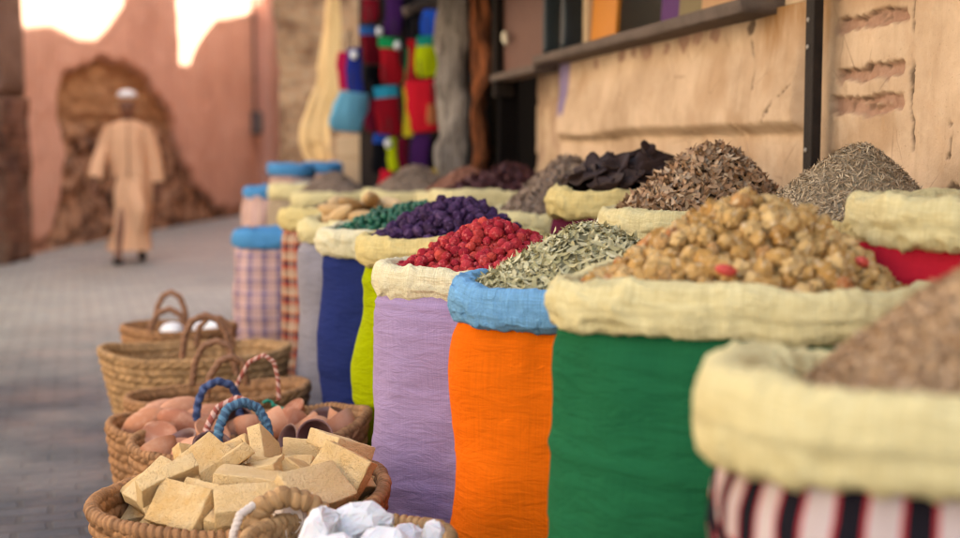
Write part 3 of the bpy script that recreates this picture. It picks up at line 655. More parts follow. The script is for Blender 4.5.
# ------------------------------------------------------------------ the walking man
MAN = Vector((-3.6, 13.7, 0))
man = empty('person', MAN, 'man in a long tan robe and white cap walking down the alley', 'person', R(14))
SKIN = plain('brown_skin', (.20, .085, .05), .55, .12, 20, .1, 90)
bm = bmesh.new()
def chain(pts, start=None):
    vs_ = []; prev = start
    for p_ in pts:
        v_ = bm.verts.new(p_[:3]); vs_.append((v_, p_[3]))
        if prev is not None: bm.edges.new((prev, v_))
        prev = v_
    return vs_
allv = []
sp_ = chain([(0, 0, .92, .12), (0, 0, 1.1, .115), (0, .01, 1.28, .13), (0, .01, 1.40, .085), (0, -.005, 1.475, .052), (0, -.03, 1.53, .074), (0, -.035, 1.60, .096), (0, -.02, 1.67, .082)])
allv += sp_; pel = sp_[0][0]; chest = sp_[2][0]; headv = sp_[5][0]
allv += chain([(0, -.11, 1.555, .024), (0, -.135, 1.575, .015)], headv)
for sx in (-1, 1):
    allv += chain([(sx * .075, -.02, 1.595, .016), (sx * .09, -.01, 1.60, .012)], sp_[6][0])
for sx, hx, hy, hz in ((-1, -.345, -.12, .80), (1, .285, .03, .77)):
    arm = chain([(sx * .17, .01, 1.36, .06), (sx * .24, .01, 1.1, .045), ((sx * .26 + hx) / 2, hy * .6, .96, .036), (hx, hy, hz + .06, .025), (hx, hy - .01, hz, .034)], chest)
    allv += arm; palm = arm[-1][0]
    for k in range(4):
        fx = hx + (k - 1.5) * .018
        allv += chain([(fx, hy - .015, hz - .05, .010), (fx, hy - .022 - .004 * k, hz - .085 - .008 * (1.5 - abs(k - 1.5)), .008), (fx, hy - .015, hz - .105 - .01 * (1.5 - abs(k - 1.5)), .007)], palm)
    allv += chain([(hx - sx * .035, hy - .03, hz - .015, .010), (hx - sx * .042, hy - .045, hz - .05, .008)], palm)
for sx, ky, ax_, ay_, az_ in ((-1, -.12, -.12, -.26, .09), (1, -.02, .11, .16, .13)):
    allv += chain([(sx * .09, 0, .86, .085), (sx * .085, ky, .5, .062), (ax_, ay_, az_, .04), (ax_ - .01 * sx, ay_ - .06, az_ - .04, .038), (ax_ + .012 * sx, ay_ - .16, .035 if sx < 0 else .045, .03)], pel)
me = bpy.data.meshes.new('body'); 
rad = {v_: r_ for v_, r_ in allv}; bm.verts.index_update(); rl = [rad[v_] for v_ in bm.verts]; pi_ = pel.index
bm.to_mesh(me); bm.free()
body = link('body', me, SKIN, man, False)
sk = body.modifiers.new('skin', 'SKIN'); sk.use_smooth_shade = True
for i, r_ in enumerate(rl):
    sv = me.skin_vertices[0].data[i]; sv.radius = (r_, r_); sv.use_root = (i == pi_)
ss = body.modifiers.new('sub', 'SUBSURF'); ss.levels = 2; ss.render_levels = 2
# robe: one garment, body tube plus two sleeves
ROBE = fabric('tan_robe', (.80, .47, .28), .95, .12, True, .5)
def loft(secs, ns=48, seed=0, fold=.02, fk=9):
    V = []; 
    ph = np.linspace(0, 2 * PI, ns, endpoint=False)
    for i, (cx, cy, z, hw, hd) in enumerate(secs):
        V.append(np.stack([cx + hw * np.cos(ph), cy + hd * np.sin(ph), np.full(ns, z)], 1))
    V = np.concatenate(V)
    return V, grid_faces(ns, len(secs))
def interp(keys, n):
    keys = np.array(keys, float); t = np.linspace(0, len(keys) - 1, n); i = np.clip(t.astype(int), 0, len(keys) - 2); f_ = (t - i)[:, None]
    f_ = f_ * f_ * (3 - 2 * f_)
    return keys[i] * (1 - f_) + keys[i + 1] * f_
keys = [(-.02, -.05, .13, .20, .26), (.0, -.05, .3, .165, .225), (.03, -.05, .55, .165, .19), (.01, 0, .85, .195, .15), (0, 0, 1.08, .205, .14), (0, 0, 1.26, .205, .135), (0, .005, 1.38, .19, .115), (0, .005, 1.43, .15, .09), (0, .0, 1.455, .075, .07)]
V, Fc = loft(interp(keys, 70))
ang = np.arctan2(V[:, 1], V[:, 0]); zz_ = V[:, 2]
amp = np.interp(zz_, [.1, .6, 1.1, 1.35, 1.45], [.052, .046, .018, .010, .002])
fd = np.sin(ang * 5 + zz_ * 7 * np.clip(1.1 - zz_, 0, 1) + 2 * vn(V, 3, 4)) * .6 + vn(np.stack([ang * 1.6, zz_ * 1.2 + ang * .4, 0 * ang], 1), 2, 8)
V[:, :2] *= (1 + (amp / .2 * fd))[:, None]
A_ = Acc(); A_.add(V, Fc.tolist())
for sx, hx, hy, hz in ((-1, -.33, -.11, .86), (1, .275, .03, .83)):
    Pk = interp([(sx * .16, .0, 1.39), (sx * .235, .005, 1.18), (sx * .27 + (hx - sx * .27) * .5, hy * .6, 1.0), (hx, hy, hz)], 30)
    Vs, Fs = tube(Pk, interp([[.065], [.068], [.075], [.085]], 30)[:, 0], 28, lambda p_, s_: 1 + .08 * np.sin(p_ * 4 + s_ * 9), False)
    A_.add(Vs, Fs)
rb = A_.build('robe', ROBE, man, True)
hood = Acc(); Vh, Fh = ico(3); Vh = Vh * [.15, .10, .10] * (1 + .12 * fbm(Vh, 2, 3))[:, None] + [0, .1, 1.36]; hood.add(Vh, Fh.tolist()); hood.build('hood', ROBE, rb, True)
pl_ = Acc(); Vp, Fp = tube([(.0, -.118, 1.43), (0, -.142, 1.3), (.0, -.15, 1.1), (0, -.158, .88)], .008, 8); pl_.add(Vp, Fp); pl_.build('robe_trim', plain('brown_braid', (.42, .22, .12), .8), rb, True)
cap_ = Acc(); Vc, Fc = ico(3); Vc = Vc[:, :] * [.10, .108, .068]; Vc[:, 2] = np.maximum(Vc[:, 2], -.006); Vc += [0, -.014, 1.695]; cap_.add(Vc, Fc.tolist()); cap_.build('cap', plain('white_knit', (.75, .73, .72), .9, .05, 30, .3, 120), man, True)
EYE = plain('eye', (.03, .02, .02), .2, 0, 5, 0)
for sx in (-1, 1):
    Vc, Fc = ico(2); mk('eye', Vc * .011 + [sx * .034, -.122, 1.605], Fc, EYE, man)
SHOE = plain('black_leather', (.015, .012, .012), .4, .3, 20, .1)
for sx, x_, y_, z_, rx in ((-1, -.12, -.345, .035, 0), (1, .115, .06, .055, .35)):
    Vc, Fc = ico(3); Vc = Vc * [.05, .135, .045]; Vc[:, 2] = np.maximum(Vc[:, 2], -.032); Vc[:, 0] *= 1 - .25 * (Vc[:, 1] > 0) * Vc[:, 1] / .135
    Mx = np.array(Euler((rx * -1, 0, 0)).to_matrix())
    s_ = mk('shoe', Vc @ Mx.T + [x_, y_, z_], Fc, SHOE, man)

# ------------------------------------------------------------------ hanging bags and cloths
WHITE = plain('white_tag', (.7, .68, .66), .7, .05)
_fab = {}
def colour(c):
    if c not in _fab: _fab[c] = fabric('cloth_%d' % len(_fab), c, .95, .2, True, .6)
    return _fab[c]
CORD = plain('cord', (.03, .02, .02), .9, .2)
def bag(x0, x1, y0, y1, d, col, label, top=None, topf=.22, tag=None, cat='bag', name='hanging_bag', sq=.25, seed=0):
    p0, p1 = at(x0, y1, d), at(x1, y0, d)
    wd, h = p1.x - p0.x, p1.z - p0.z
    root = empty(name, ((p0.x + p1.x) / 2, d, p0.z), label, cat, 0, 'bright bags and cloths hung in front of the shop')
    ns, nz = 36, 24
    def shell(z0, z1, k=1.0, closed=True):
        secs = []
        for z in np.linspace(z0, z1, nz):
            u = z / h
            ww = wd / 2 * (1.02 - (.12 + .1 * math.sin(seed * 2.3)) * u + .03 * math.sin(u * 7 + seed)) * min(1, (.75 + (u / .12) * .25) if u < .12 else 1)
            dd = wd * sq * .7 * (.35 + .65 * math.sin(PI * min(1, .15 + .8 * (1 - u))))
            secs.append((0, 0, z, ww * k, max(.02, dd) * k))
        V, Fc = loft(secs, ns)
        ang = np.arctan2(V[:, 1], V[:, 0])
        V[:, 0] += .012 * math.sin(seed * 5.1) * V[:, 2] / h + .01 * np.sin(V[:, 2] * 14 + seed)
        V[:, :2] *= (1 + .16 * vn(np.stack([ang * 2, V[:, 2] * 5, 0 * ang], 1), 2, seed) + .04 * np.sin(ang * 9 + seed))[:, None]
        Fc = Fc.tolist()
        if closed: Fc += [list(range(ns))[::-1], [(nz - 1) * ns + i for i in range(ns)]]
        return V, Fc
    zt = h * (1 - topf) if top else h
    V, Fc = shell(0, zt); mk('pouch', V, Fc, colour(col), root)
    root.rotation_euler = (0, .1 * math.sin(seed * 3.7), .5 * math.sin(seed * 1.9))
    if top:
        V, Fc = shell(zt - .01, h, 1.03); bnd = mk('band', V, Fc, colour(top), root)
    if tag is not None:
        par_ = bnd if top else root
        V, Fc = ico(3); V = V * [.026, .02, .032] + [wd * tag, -wd * sq - .01, h * (1 - topf * .8)]; mk('tag', V, Fc, WHITE, par_)
    V, Fc = tube([(0, 0, h - .01), (0.004, 0, h + .06), (0, .01, h + .14)], .005, 6); mk('cord', V, Fc, CORD, root)
    return root
RED, DRED, CRIM, NAVY, PUR, BLK = (.42, .012, .02), (.16, .008, .015), (.36, .01, .05), (.015, .025, .17), (.045, .012, .075), (.008, .008, .010)
LB_, LIME, YEL, RB, CY, GRN = (.16, .42, .55), (.42, .50, .01), (.45, .36, .02), (.012, .06, .36), (.03, .35, .50), (.01, .30, .09)
B = [
 (361, 379, -8, 22, 9.6, DRED, 'dark red bag at the top of the left string', None, None),
 (362, 382, 26, 64, 9.5, DRED, 'maroon bag with a blue band and white tag under the top red one', (.03, .12, .35), .35),
 (337, 351, 52, 90, 9.3, CRIM, 'crimson cloth bag beside the pale hide, above the light blue cloth', None, None),
 (348, 365, 48, 94, 9.25, NAVY, 'royal blue bag beside the crimson one with a white tag', None, .2),
 (330, 367, 92, 132, 9.15, LB_, 'light blue cloth bag flaring below the navy and crimson ones', None, None),
 (386, 403, -6, 36, 9.55, PUR, 'dark purple bag at the top beside the black one', None, None),
 (403, 418, -6, 46, 9.6, BLK, 'black bag at the top between purple and royal blue', None, None),
 (379, 401, 38, 84, 9.4, RED, 'red bag with a green band and a white tag', GRN, .15),
 (378, 402, 86, 136, 9.35, (.33, .01, .02), 'deep red bag with a turquoise band at the bottom of the middle string', CY, None),
 (418, 441, 10, 36, 9.4, RB, 'royal blue bag under the slanting beam', None, None),
 (418, 441, 36, 77, 9.3, LIME, 'lime green bag with a teal band next to the grey post', (.01, .22, .16), None),
 (407, 420, 40, 86, 9.45, (.5, .012, .02), 'narrow bright red bag left of the lime one', None, None),
 (402, 416, 88, 137, 9.3, YEL, 'mustard yellow cloth behind the big red bag', None, None),
 (409, 441, 80, 132, 9.2, (.5, .012, .025), 'big bright red bag below the lime one', None, None),
 (369, 389, 134, 174, 9.3, BLK, 'black bag with a blue band near the bottom', (.02, .08, .42), None),
 (388, 399, 138, 171, 9.25, LIME, 'small lime bag with a white tag by the black one', None, -.2),
 (410, 431, 134, 172, 9.25, PUR, 'purple cloth bag under the big red one', None, None),
 (429, 441, 140, 173, 9.3, BLK, 'small black bag against the grey post', None, None),
 (428, 441, 104, 124, 9.1, (.36, .12, .05), 'small rust brown purse by the grey post', None, None),
 (376, 391, 170, 190, 9.1, (.5, .012, .03), 'small red pouch lowest on the string above the spices', None, None),
 (431, 441, 168, 186, 9.1, (.45, .30, .02), 'small yellow pouch low beside the grey post', None, None),
 (364, 380, 66, 98, 9.65, BLK, 'black bag behind the maroon one on the left string', None, None),
 (366, 378, 100, 132, 9.6, (.10, .006, .02), 'very dark red bag between the light blue cloth and the deep red bag', None, None),
 (399, 410, 138, 171, 9.4, (.20, .01, .03), 'narrow dark crimson bag between the small lime bag and the purple one', None, None),
 (403, 410, 48, 86, 9.55, GRN, 'slim green bag left of the narrow bright red one', None, None),
]
for i, (x0, x1, y0, y1, d, c, lab, top, tag) in enumerate(B):
    bag(x0, x1, y0, y1, d, c, lab, top, .2, tag, seed=i)

# pale hide hanging on the brick corner
HIDE = NT('pale_hide', .8, .2); v = HIDE.mapping('Object', (1.5, 1.5, .5))
HIDE.color(HIDE.mix(HIDE.noise(v, 6, 5), (.50, .28, .10), (.82, .60, .31))); HIDE.bump(HIDE.noise(v, 14, 5), .7, .03)
hd = [(-12, 329, 341), (22, 326, 341), (45, 322, 339), (74, 318, 337), (100, 309, 335), (120, 303, 331), (140, 300, 331), (155, 302, 333), (170, 311, 334), (186, 318, 335), (215, 316, 336)]
secs = []
for y, x0, x1 in hd:
    p0, p1 = at(x0, y, 10.3), at(x1, y, 10.3); secs.append(((p0.x + p1.x) / 2 + 1.23, 0, p0.z, (p1.x - p0.x) / 2, .07 + .02 * math.sin(y / 20)))
V, Fc = loft(interp(secs, 80), 60)
ang = np.arctan2(V[:, 1], V[:, 0]) ; cx = interp(secs, 80)[:, 0].repeat(60)
k = 1 + .22 * np.sin(np.arctan2(V[:, 1], V[:, 0] - cx) * 4 + V[:, 2] * 4 + 2 * fbm(V, 2, 5)) + .35 * fbm(V, 6, 2)
V[:, 0] = cx + (V[:, 0] - cx) * (1 + .5 * (k - 1)) + .035 * fbm(V * [0, 0, 1], 3.5, 77); V[:, 1] *= k
hi = mk('hanging_hide', V, Fc, HIDE.m); hi.location = (-1.23, 10.3, 0); props(hi, 'long pale twisted hide hanging down the brick corner', 'hide')
# pale crate
p0, p1 = at(336, 180, 9.9), at(362, 136, 9.9)
cr = empty('wooden_crate', ((p0.x + p1.x) / 2, 10.1, 0), 'tall pale wooden crate under the light blue cloth bag', 'crate')
PALEW = plain('pale_wood', (.60, .42, .25), .8, .15, 6, .3, 40)
wx_ = p1.x - p0.x
box_obj('box', (0, 0, p1.z / 2), (wx_, .3, p1.z), PALEW, cr, .01)
for k in range(5): box_obj('slat', (0, -.158, .12 + k * (p1.z - .2) / 4), (wx_ * .98, .012, .14), PALEW, cr, .004)

# ------------------------------------------------------------------ sacks
def sgnpow(c, e): return np.sign(c) * np.abs(c) ** e
def se(ph, n): return sgnpow(np.cos(ph), 2 / n), sgnpow(np.sin(ph), 2 / n)
def even_phi(wx, wy, n, N):
    f = np.linspace(0, 2 * PI, 2000); x, y = se(f, n); x = x * wx / 2; y = y * wy / 2
    s = np.concatenate([[0], np.cumsum(np.hypot(np.diff(x), np.diff(y)))])
    return np.interp(np.linspace(0, s[-1], N + 1), s, f), s[-1]
CREAM = (.68, .585, .315)
def rimcloth(name, col):
    m = NT(name, .95, .05); v = m.mapping('Object')
    n = m.noise(v, 7, 5)
    c = m.mix(n, mul(col, .86), mul(col, 1.12))
    c = m.mix(m.ramp(m.noise(v, 16, 5), [(.56, (0, 0, 0)), (.8, (.3, .3, .3))]), c, mul((col[0] * .9, col[1] * .78, col[2] * .6), .9))
    th = m.math('MULTIPLY', m.noise(m.mapping('UV', (330, 14, 1)), 1, 2), m.noise(m.mapping('UV', (14, 330, 1)), 1, 2))
    c = m.mix(m.ramp(th, [(.14, (.7, .7, .7)), (.36, (0, 0, 0))]), c, mul((col[0], col[1] * .93, col[2] * .8), .72))
    m.color(c)
    m.b.inputs['Subsurface Weight'].default_value = .0
    p = m.bump(m.noise(v, 34, 6, .62, 1.5), .55, .014)
    wv = m.math('ADD', m.noise(m.mapping('UV', (420, 20, 1)), 1, 2), m.noise(m.mapping('UV', (20, 420, 1)), 1, 2))
    p = m.bump(wv, .5, .004, p)
    m.bump(m.noise(v, 500, 2), .3, .002, p)
    return m.m
RIMC = rimcloth('cream_cloth', CREAM)
RIMC2 = rimcloth('pale_cream_cloth', (.72, .645, .43)); RIMC3 = rimcloth('yellow_cream_cloth', (.66, .53, .235))
RIMB = rimcloth('sky_blue_cloth', (.17, .37, .60))
RIMB2 = rimcloth('bright_blue_cloth', (.09, .30, .58))

SACKS = {}
def sack(key, label, X, d, h, wx, wy, cloth, rim, ex=2.5, seed=0, hi=1.0, tube_h=.080, tube_w=.046, group='open sacks of spice in two rows', lining=False, rot=0, seam=None, seam_mat=None, left=None, tilt=0.0):
    if left is not None:
        f_ = np.linspace(0, 2 * PI, 400); x_, y_ = se(f_, ex); x_ = x_ * wx / 2 * 1.005; y_ = y_ * wy / 2 * 1.005
        xr = x_ * math.cos(rot) - y_ * math.sin(rot); yr = x_ * math.sin(rot) + y_ * math.cos(rot)
        X = float(((left - 480) / F * (d + yr) - xr).max())
    root = empty('spice_sack', (X, d, 0), label, 'sack', rot, group)
    N, Mz = int(150 * hi), int(90 * hi)
    ph, per = even_phi(wx, wy, ex, N); u = np.linspace(0, per, N + 1)
    zb = h - tube_h * .55
    zz = np.linspace(.0, zb, Mz)
    cx, cy = se(ph, ex); bx = cx * wx / 2; by = cy * wy / 2
    nx = np.cos(ph); ny = np.sin(ph)
    U, Z = np.meshgrid(u, zz); bX = np.tile(bx, (Mz, 1)); bY = np.tile(by, (Mz, 1)); nX = np.tile(nx, (Mz, 1)); nY = np.tile(ny, (Mz, 1))
    t = Z / zb
    sc = .965 + .035 * np.clip(t / .08, 0, 1) + .02 * np.sin(PI * np.clip(t, 0, 1)) - .035 * np.clip((t - .86) / .14, 0, 1) ** 2
    P = np.stack([bX.ravel(), bY.ravel(), Z.ravel()], 1)
    off = .019 * vn(P, 5, seed) + .005 * vn(P, 11, seed + 1) + .010 * np.maximum(0, ridge(P * np.array([1.5, 1.5, 5.5]) + [0, 0, seed], 1.1, seed + 40) - .5)
    P2 = P * np.array([3, 3, 14.0])
    cre = np.maximum(0, ridge(P2, 1.2, seed + 2) - .35)
    off += .007 * cre * np.clip(1.15 - t.ravel(), 0, 1) * (vn(P, 3, seed + 9) > -.25)
    P3 = P * np.array([18, 18, 2.2])
    off += .007 * vn(P3, 1.0, seed + 3) * np.exp(-(1 - t.ravel()) * zb / .13)
    off -= .008 * np.clip((t.ravel() - .92) / .04, 0, 1)
    off += .0014 * fbm(P, 32, seed + 5) + .004 * np.maximum(0, ridge(P * np.array([1.2, 1.2, 7.0]), 2.2, seed + 12) - .55)
    V = np.stack([bX * sc, bY * sc, Z], 2).reshape(-1, 3)
    V[:, 0] += nX.ravel() * off; V[:, 1] += nY.ravel() * off
    bodyo = mk('cloth_body', V, grid_faces(N + 1, Mz, False), cloth, root, True, np.stack([U.ravel() - per * .5, Z.ravel()], 1))
    if seam is not None:
        j = int((N + 1) * seam); ws = max(2, int(.034 / per * (N + 1))); Wg = V.reshape(Mz, N + 1, 3); Nb = np.stack([nX, nY, 0 * nX], 2)
        st = Wg[:, j:j + ws + 1] + Nb[:, j:j + ws + 1] * (.0022 - .0015 * np.abs(np.linspace(-1, 1, ws + 1)) ** 4)[None, :, None]
        mk('seam', st.reshape(-1, 3), grid_faces(ws + 1, Mz, False), seam_mat, bodyo, True, np.stack([np.tile(u[:ws + 1], Mz), np.repeat(zz, ws + 1)], 1))
    # rolled cuff
    N, K = int(260 * hi), int(44 * hi)
    ph, per = even_phi(wx, wy, ex, N); ph = ph[:-1]; cx, cy = se(ph, ex)
    q = np.linspace(0, 2 * PI, K, endpoint=False)
    c0 = np.stack([cx * wx / 2, cy * wy / 2, 0 * cx], 1)
    a_, b_ = tube_w / 2, tube_h / 2
    th_ = 0
    sag = tilt * c0[:, 1] / (wy / 2) + .013 * vn(c0 + [seed, 0, 0], 4.0, seed + 20) + .003 * vn(c0, 13, seed + 21)
    th = 1 + .13 * vn(c0, 4.5, seed + 22) + .04 * vn(c0, 13, seed + 23)
    inset = -.013 + .005 * vn(c0, 6, seed + 24)
    V = np.zeros((K, N, 3))
    for k, qq in enumerate(q):
        ro = sgnpow(np.cos(qq), .7) * a_ + inset; zo = sgnpow(np.sin(qq), .8) * b_
        V[k, :, 0] = c0[:, 0] + np.cos(ph) * ro * (1 + (th - 1) * .8); V[k, :, 1] = c0[:, 1] + np.sin(ph) * ro * (1 + (th - 1) * .8)
        V[k, :, 2] = h - b_ + zo * th + sag
    V = V.reshape(-1, 3)
    A3 = np.stack([np.tile(np.cos(ph), K), np.tile(np.sin(ph), K), np.zeros(K * N)], 1)
    W3 = V + .02 * np.stack([vn(V, 9, seed + 60 + i_) for i_ in range(3)], 1)
    ua = np.tile(np.arange(N) * per / N, K); qa = np.repeat(q, N)
    Q3 = np.stack([np.tile(np.cos(ph), K) * .5, np.tile(np.sin(ph), K) * .5, qa * .045], 1)
    Q3 = Q3 + .012 * np.stack([vn(V, 8, seed + 60 + i_) for i_ in range(3)], 1)
    lng = np.maximum(0, ridge(Q3 * [7, 7, 34], 1, seed + 30) - .1)
    pin = np.maximum(0, ridge(Q3 * [34, 34, 9], 1, seed + 34) - .15) * (vn(V, 6, seed + 35) > -.15)
    cr = .0088 * lng * (1 + .8 * vn(V, 5, seed + 36)) + .0036 * pin + .003 * ridge(W3, 24, seed + 31) + .0022 * ridge(W3, 52, seed + 33) + .001 * fbm(V, 110, seed + 32)
    ctr = np.stack([np.tile(c0[:, 0], K), np.tile(c0[:, 1], K), np.full(K * N, h - b_)], 1)
    nrm = V - ctr; nrm /= np.linalg.norm(nrm, axis=1)[:, None] + 1e-9
    V += nrm * (cr - .004)[:, None]
    uu = np.tile(np.linspace(0, per, N), K); vv = np.repeat(q * .045, N)
    mk('rolled_rim', V, grid_faces(N, K, True, True)[:, ::-1], rim, root, True, np.stack([uu, vv], 1))
    if lining:
        N2 = 96; ph = np.linspace(0, 2 * PI, N2, endpoint=False); cx, cy = se(ph, ex); V = []
        rs = [.97, .93, .86, .8, .7, .4, .02]; zs = [h - .06, h - .085, h - .10, h - .11, h - .115, h - .12, h - .12]
        for r_, z_ in zip(rs, zs): V.append(np.stack([cx * wx / 2 * r_, cy * wy / 2 * r_, z_ + 0 * cx], 1))
        V = np.concatenate(V); V[:, 2] += .012 * fbm(V, 9, seed)
        mk('lining', V, grid_faces(N2, len(rs)), rim, root)
    SACKS[key] = dict(X=X, d=d, h=h, wx=wx, wy=wy, ex=ex, rot=rot)
    return root

lav = fabric('lavender_cloth', (.35, .25, .41), crumple=.35); oran = fabric('orange_cloth', (.74, .13, .006), crumple=.4); gre = fabric('green_cloth', (.014, .115, .045), crumple=.5)
lim = fabric('lime_cloth', (.33, .38, .004), crumple=.5); nav = fabric('navy_cloth', (.020, .030, .125), crumple=.4); gry = fabric('grey_cloth', (.27, .245, .27), crumple=.4)
mar = fabric('maroon_cloth', (.12, .016, .045)); yel = fabric('yellow_cloth', (.62, .36, .02)); red = fabric('red_cloth', (.45, .015, .03)); brn = fabric('brown_cloth', (.2, .13, .09)); tanc = fabric('tan_cloth', (.36, .27, .18))
K_ = (.012, .010, .014); RD = (.40, .03, .04); WH = (.52, .42, .40)
pl_near = plaid('black_white_check', .066, [(0, WH), (.40, RD), (.47, K_), (.86, RD), (.93, WH)], .15, [(0, WH), (.68, RD), (.72, K_), (.93, RD), (.96, WH)], 1.0, mode='DARKEN')
pl_red = plaid('red_brown_check', .062, [(0, (.50, .31, .20)), (.12, (.30, .04, .024)), (.28, (.02, .014, .02)), (.66, (.30, .04, .024)), (.7, (.55, .40, .27)), (.85, (.1, .05, .06))], .072, [(0, (.48, .30, .19)), (.25, (.42, .06, .03)), (.45, (.05, .04, .06)), (.65, (.5, .14, .05)), (.8, (.58, .42, .28))], .5)
pl_blue = plaid('blue_pink_check', .072, [(0, (.56, .34, .29)), (.35, (.02, .03, .17)), (.68, (.56, .34, .29)), (.82, (.2, .14, .25)), (.88, (.56, .34, .29))], .064, [(0, (.52, .34, .30)), (.6, (.04, .045, .2)), (.72, (.62, .42, .38))], .5)
pl_pink = plaid('pink_stripe', .06, [(0, (.60, .38, .31)), (.6, (.42, .25, .28)), (.8, (.6, .38, .31))], .3, [(0, (.6, .4, .32)), (.9, (.5, .35, .3))], .3)

sack('near', 'nearest sack in black, white and red check with a heap of brown powder', .572, 1.44, .908, .60, .53, pl_near, RIMC, 2.6, 1, 1.2, .108, .062, lining=True, rot=R(-14), left=712, tilt=-.022)
sack('green', 'dark green sack with cream rim heaped with tan dried nuts', .437, 2.2, .945, .595, .52, gre, RIMC, 3.4, 2, 1.1, rot=R(-24), left=553)
sack('orange', 'orange sack with a rolled sky blue rim and pale dried leaves', .20, 2.67, .895, .49, .46, oran, RIMB, 3.4, 3, 1.1, rot=R(-20), left=455)
sack('lavender', 'lavender sack with cream rim heaped with red berries', .012, 3.2, .882, .485, .48, lav, RIMC2, 3.1, 4, 1.1, rot=R(-24), left=377, seam=.80, seam_mat=fabric('lavender_seam', (.27, .20, .40), crumple=.4))
sack('lime', 'lime green sack with cream rim under the purple heap', -.10, 3.75, .912, .49, .47, lim, RIMC3, 3.4, 5, rot=R(-15), left=357)
sack('navy', 'navy blue sack with cream rim under the dyed green heap', -.255, 4.22, .912, .52, .45, nav, RIMC2, 3.4, 6, rot=R(-10), left=318)
sack('grey', 'narrow grey sack holding long tan pods', -.43, 4.85, .906, .50, .46, gry, RIMC, 3.2, 7, rot=R(-10), left=299)
sack('redplaid', 'red and brown checked sack with cream rim and grey brown spice', -.625, 5.6, .906, .45, .45, pl_red, RIMC3, 3.2, 8, rot=R(-8), left=280)
sack('blueplaid', 'short blue and pink checked sack with a bright blue rim', -1.07, 6.9, .735, .42, .42, pl_blue, RIMB2, 3.2, 9, left=233)
sack('redcloth', 'red sack with cream rim at the right edge by the wall', .90, 2.28, 1.07, .50, .46, red, RIMC, 2.5, 10)
sack('yellow', 'yellow sack with cream rim below the large cone of brown herb', .785, 2.86, 1.005, .53, .50, yel, RIMC3, 2.5, 11)
sack('leaves', 'tan sack with cream rim under the heap of brown leaves', .575, 3.42, 1.0, .52, .50, tanc, RIMC, 2.5, 12)
sack('maroon', 'maroon sack with cream rim full of black dried peppers', .46, 4.0, 1.03, .50, .46, mar, RIMC3, 2.5, 13)
sack('back5', 'brown sack with cream rim under the grey brown heap by the wall', .29, 4.6, .95, .48, .46, brn, RIMC, 2.5, 14)
sack('back6', 'brown sack with cream rim under the dark maroon petals', .06, 5.5, .985, .52, .46, brn, RIMC, 2.5, 15)
sack('back7', 'tan sack under the reddish brown heap by the wooden posts', -.06, 6.3, .95, .46, .46, tanc, RIMC, 2.5, 16)
sack('back8', 'brown sack under the grey brown heap below the hanging bags', -.35, 7.0, .95, .50, .46, brn, RIMC, 2.5, 17)
sack('back9', 'tan sack under the small brown heap near the pale crate', -.80, 7.3, .92, .44, .44, tanc, RIMC, 2.5, 18)
sack('back10', 'tan sack with yellowish rim next to the blue rimmed sacks', -1.03, 7.9, .95, .42, .42, tanc, RIMC, 2.5, 19)
sack('tub1', 'tall pink striped sack with blue rim by the brick corner', -1.27, 9.0, 1.05, .30, .30, pl_pink, RIMB2, 2.3, 20, .7)
sack('tub2', 'pink striped sack with blue rim half hidden behind the tall one', -1.13, 9.6, 1.06, .26, .26, pl_pink, RIMB2, 2.3, 21, .7)
sack('tub3', 'lower pink striped sack with a narrow blue rim', -1.35, 8.35, .92, .24, .26, pl_pink, RIMB2, 2.3, 22, .7)

# ------------------------------------------------------------------ heaps
class Mound:
    def __init__(s, key, H, base=-.035, rx=.90, e=.28, dx=0., dy=0., seed=0, noise=.012, pw=1.0):
        k = SACKS[key]; s.k = k; s.H = H; s.z0 = k['h'] + base; s.rx = rx; s.e = e; s.dx = dx; s.dy = dy; s.seed = seed; s.nz = noise; s.pw = pw
    def f(s, r):
        e = s.e; g = (np.sqrt(r * r + e * e) - e) / (math.sqrt(1 + e * e) - e)
        return 1 - g ** s.pw
    def pt(s, r, ph):
        k = s.k; cx, cy = se(ph, k['ex'] * .92)
        sh = 1 - r
        x = cx * k['wx'] / 2 * s.rx * r + s.dx * sh; y = cy * k['wy'] / 2 * s.rx * r + s.dy * sh
        z = s.z0 + s.H * s.f(r)
        P = np.stack([x, y, z], 1)
        P[:, 2] += s.nz * fbm(P * [1, 1, 0], 11, s.seed) * np.clip((1.02 - r) * 6, 0, 1)
        return P
    def sample(s, n, rg=None):
        """n points spread over the heap's surface, with normals"""
        rg = rng if rg is None else rg
        r = np.sqrt(rg.random(n)) * .955; ph = rg.random(n) * 2 * PI
        P = s.pt(r, ph); e = 1e-3
        A = s.pt(np.clip(r + e, 0, 1.1), ph) - P; B = s.pt(r, ph + .01) - P
        Nn = np.cross(A, B); Nn /= np.linalg.norm(Nn, axis=1)[:, None] + 1e-12
        Nn[Nn[:, 2] < 0] *= -1
        return P, Nn
    def core(s, acc, nr=26, na=80, sink=.0):
        r = np.linspace(.001, 1, nr); ph = np.linspace(0, 2 * PI, na, endpoint=False)
        Rr, Pp = np.meshgrid(r, ph, indexing='ij')
        P = s.pt(Rr.ravel(), Pp.ravel()); P[:, 2] -= sink
        acc.add(P, grid_faces(na, nr).tolist())
        acc.V[-1] = P
    def to_world(s, P):
        return s.turn(P) + np.array([s.k['X'], s.k['d'], 0])
    def turn(s, P):
        c, q = math.cos(s.k['rot']), math.sin(s.k['rot'])
        return np.stack([P[:, 0] * c - P[:, 1] * q, P[:, 0] * q + P[:, 1] * c, P[:, 2]], 1)

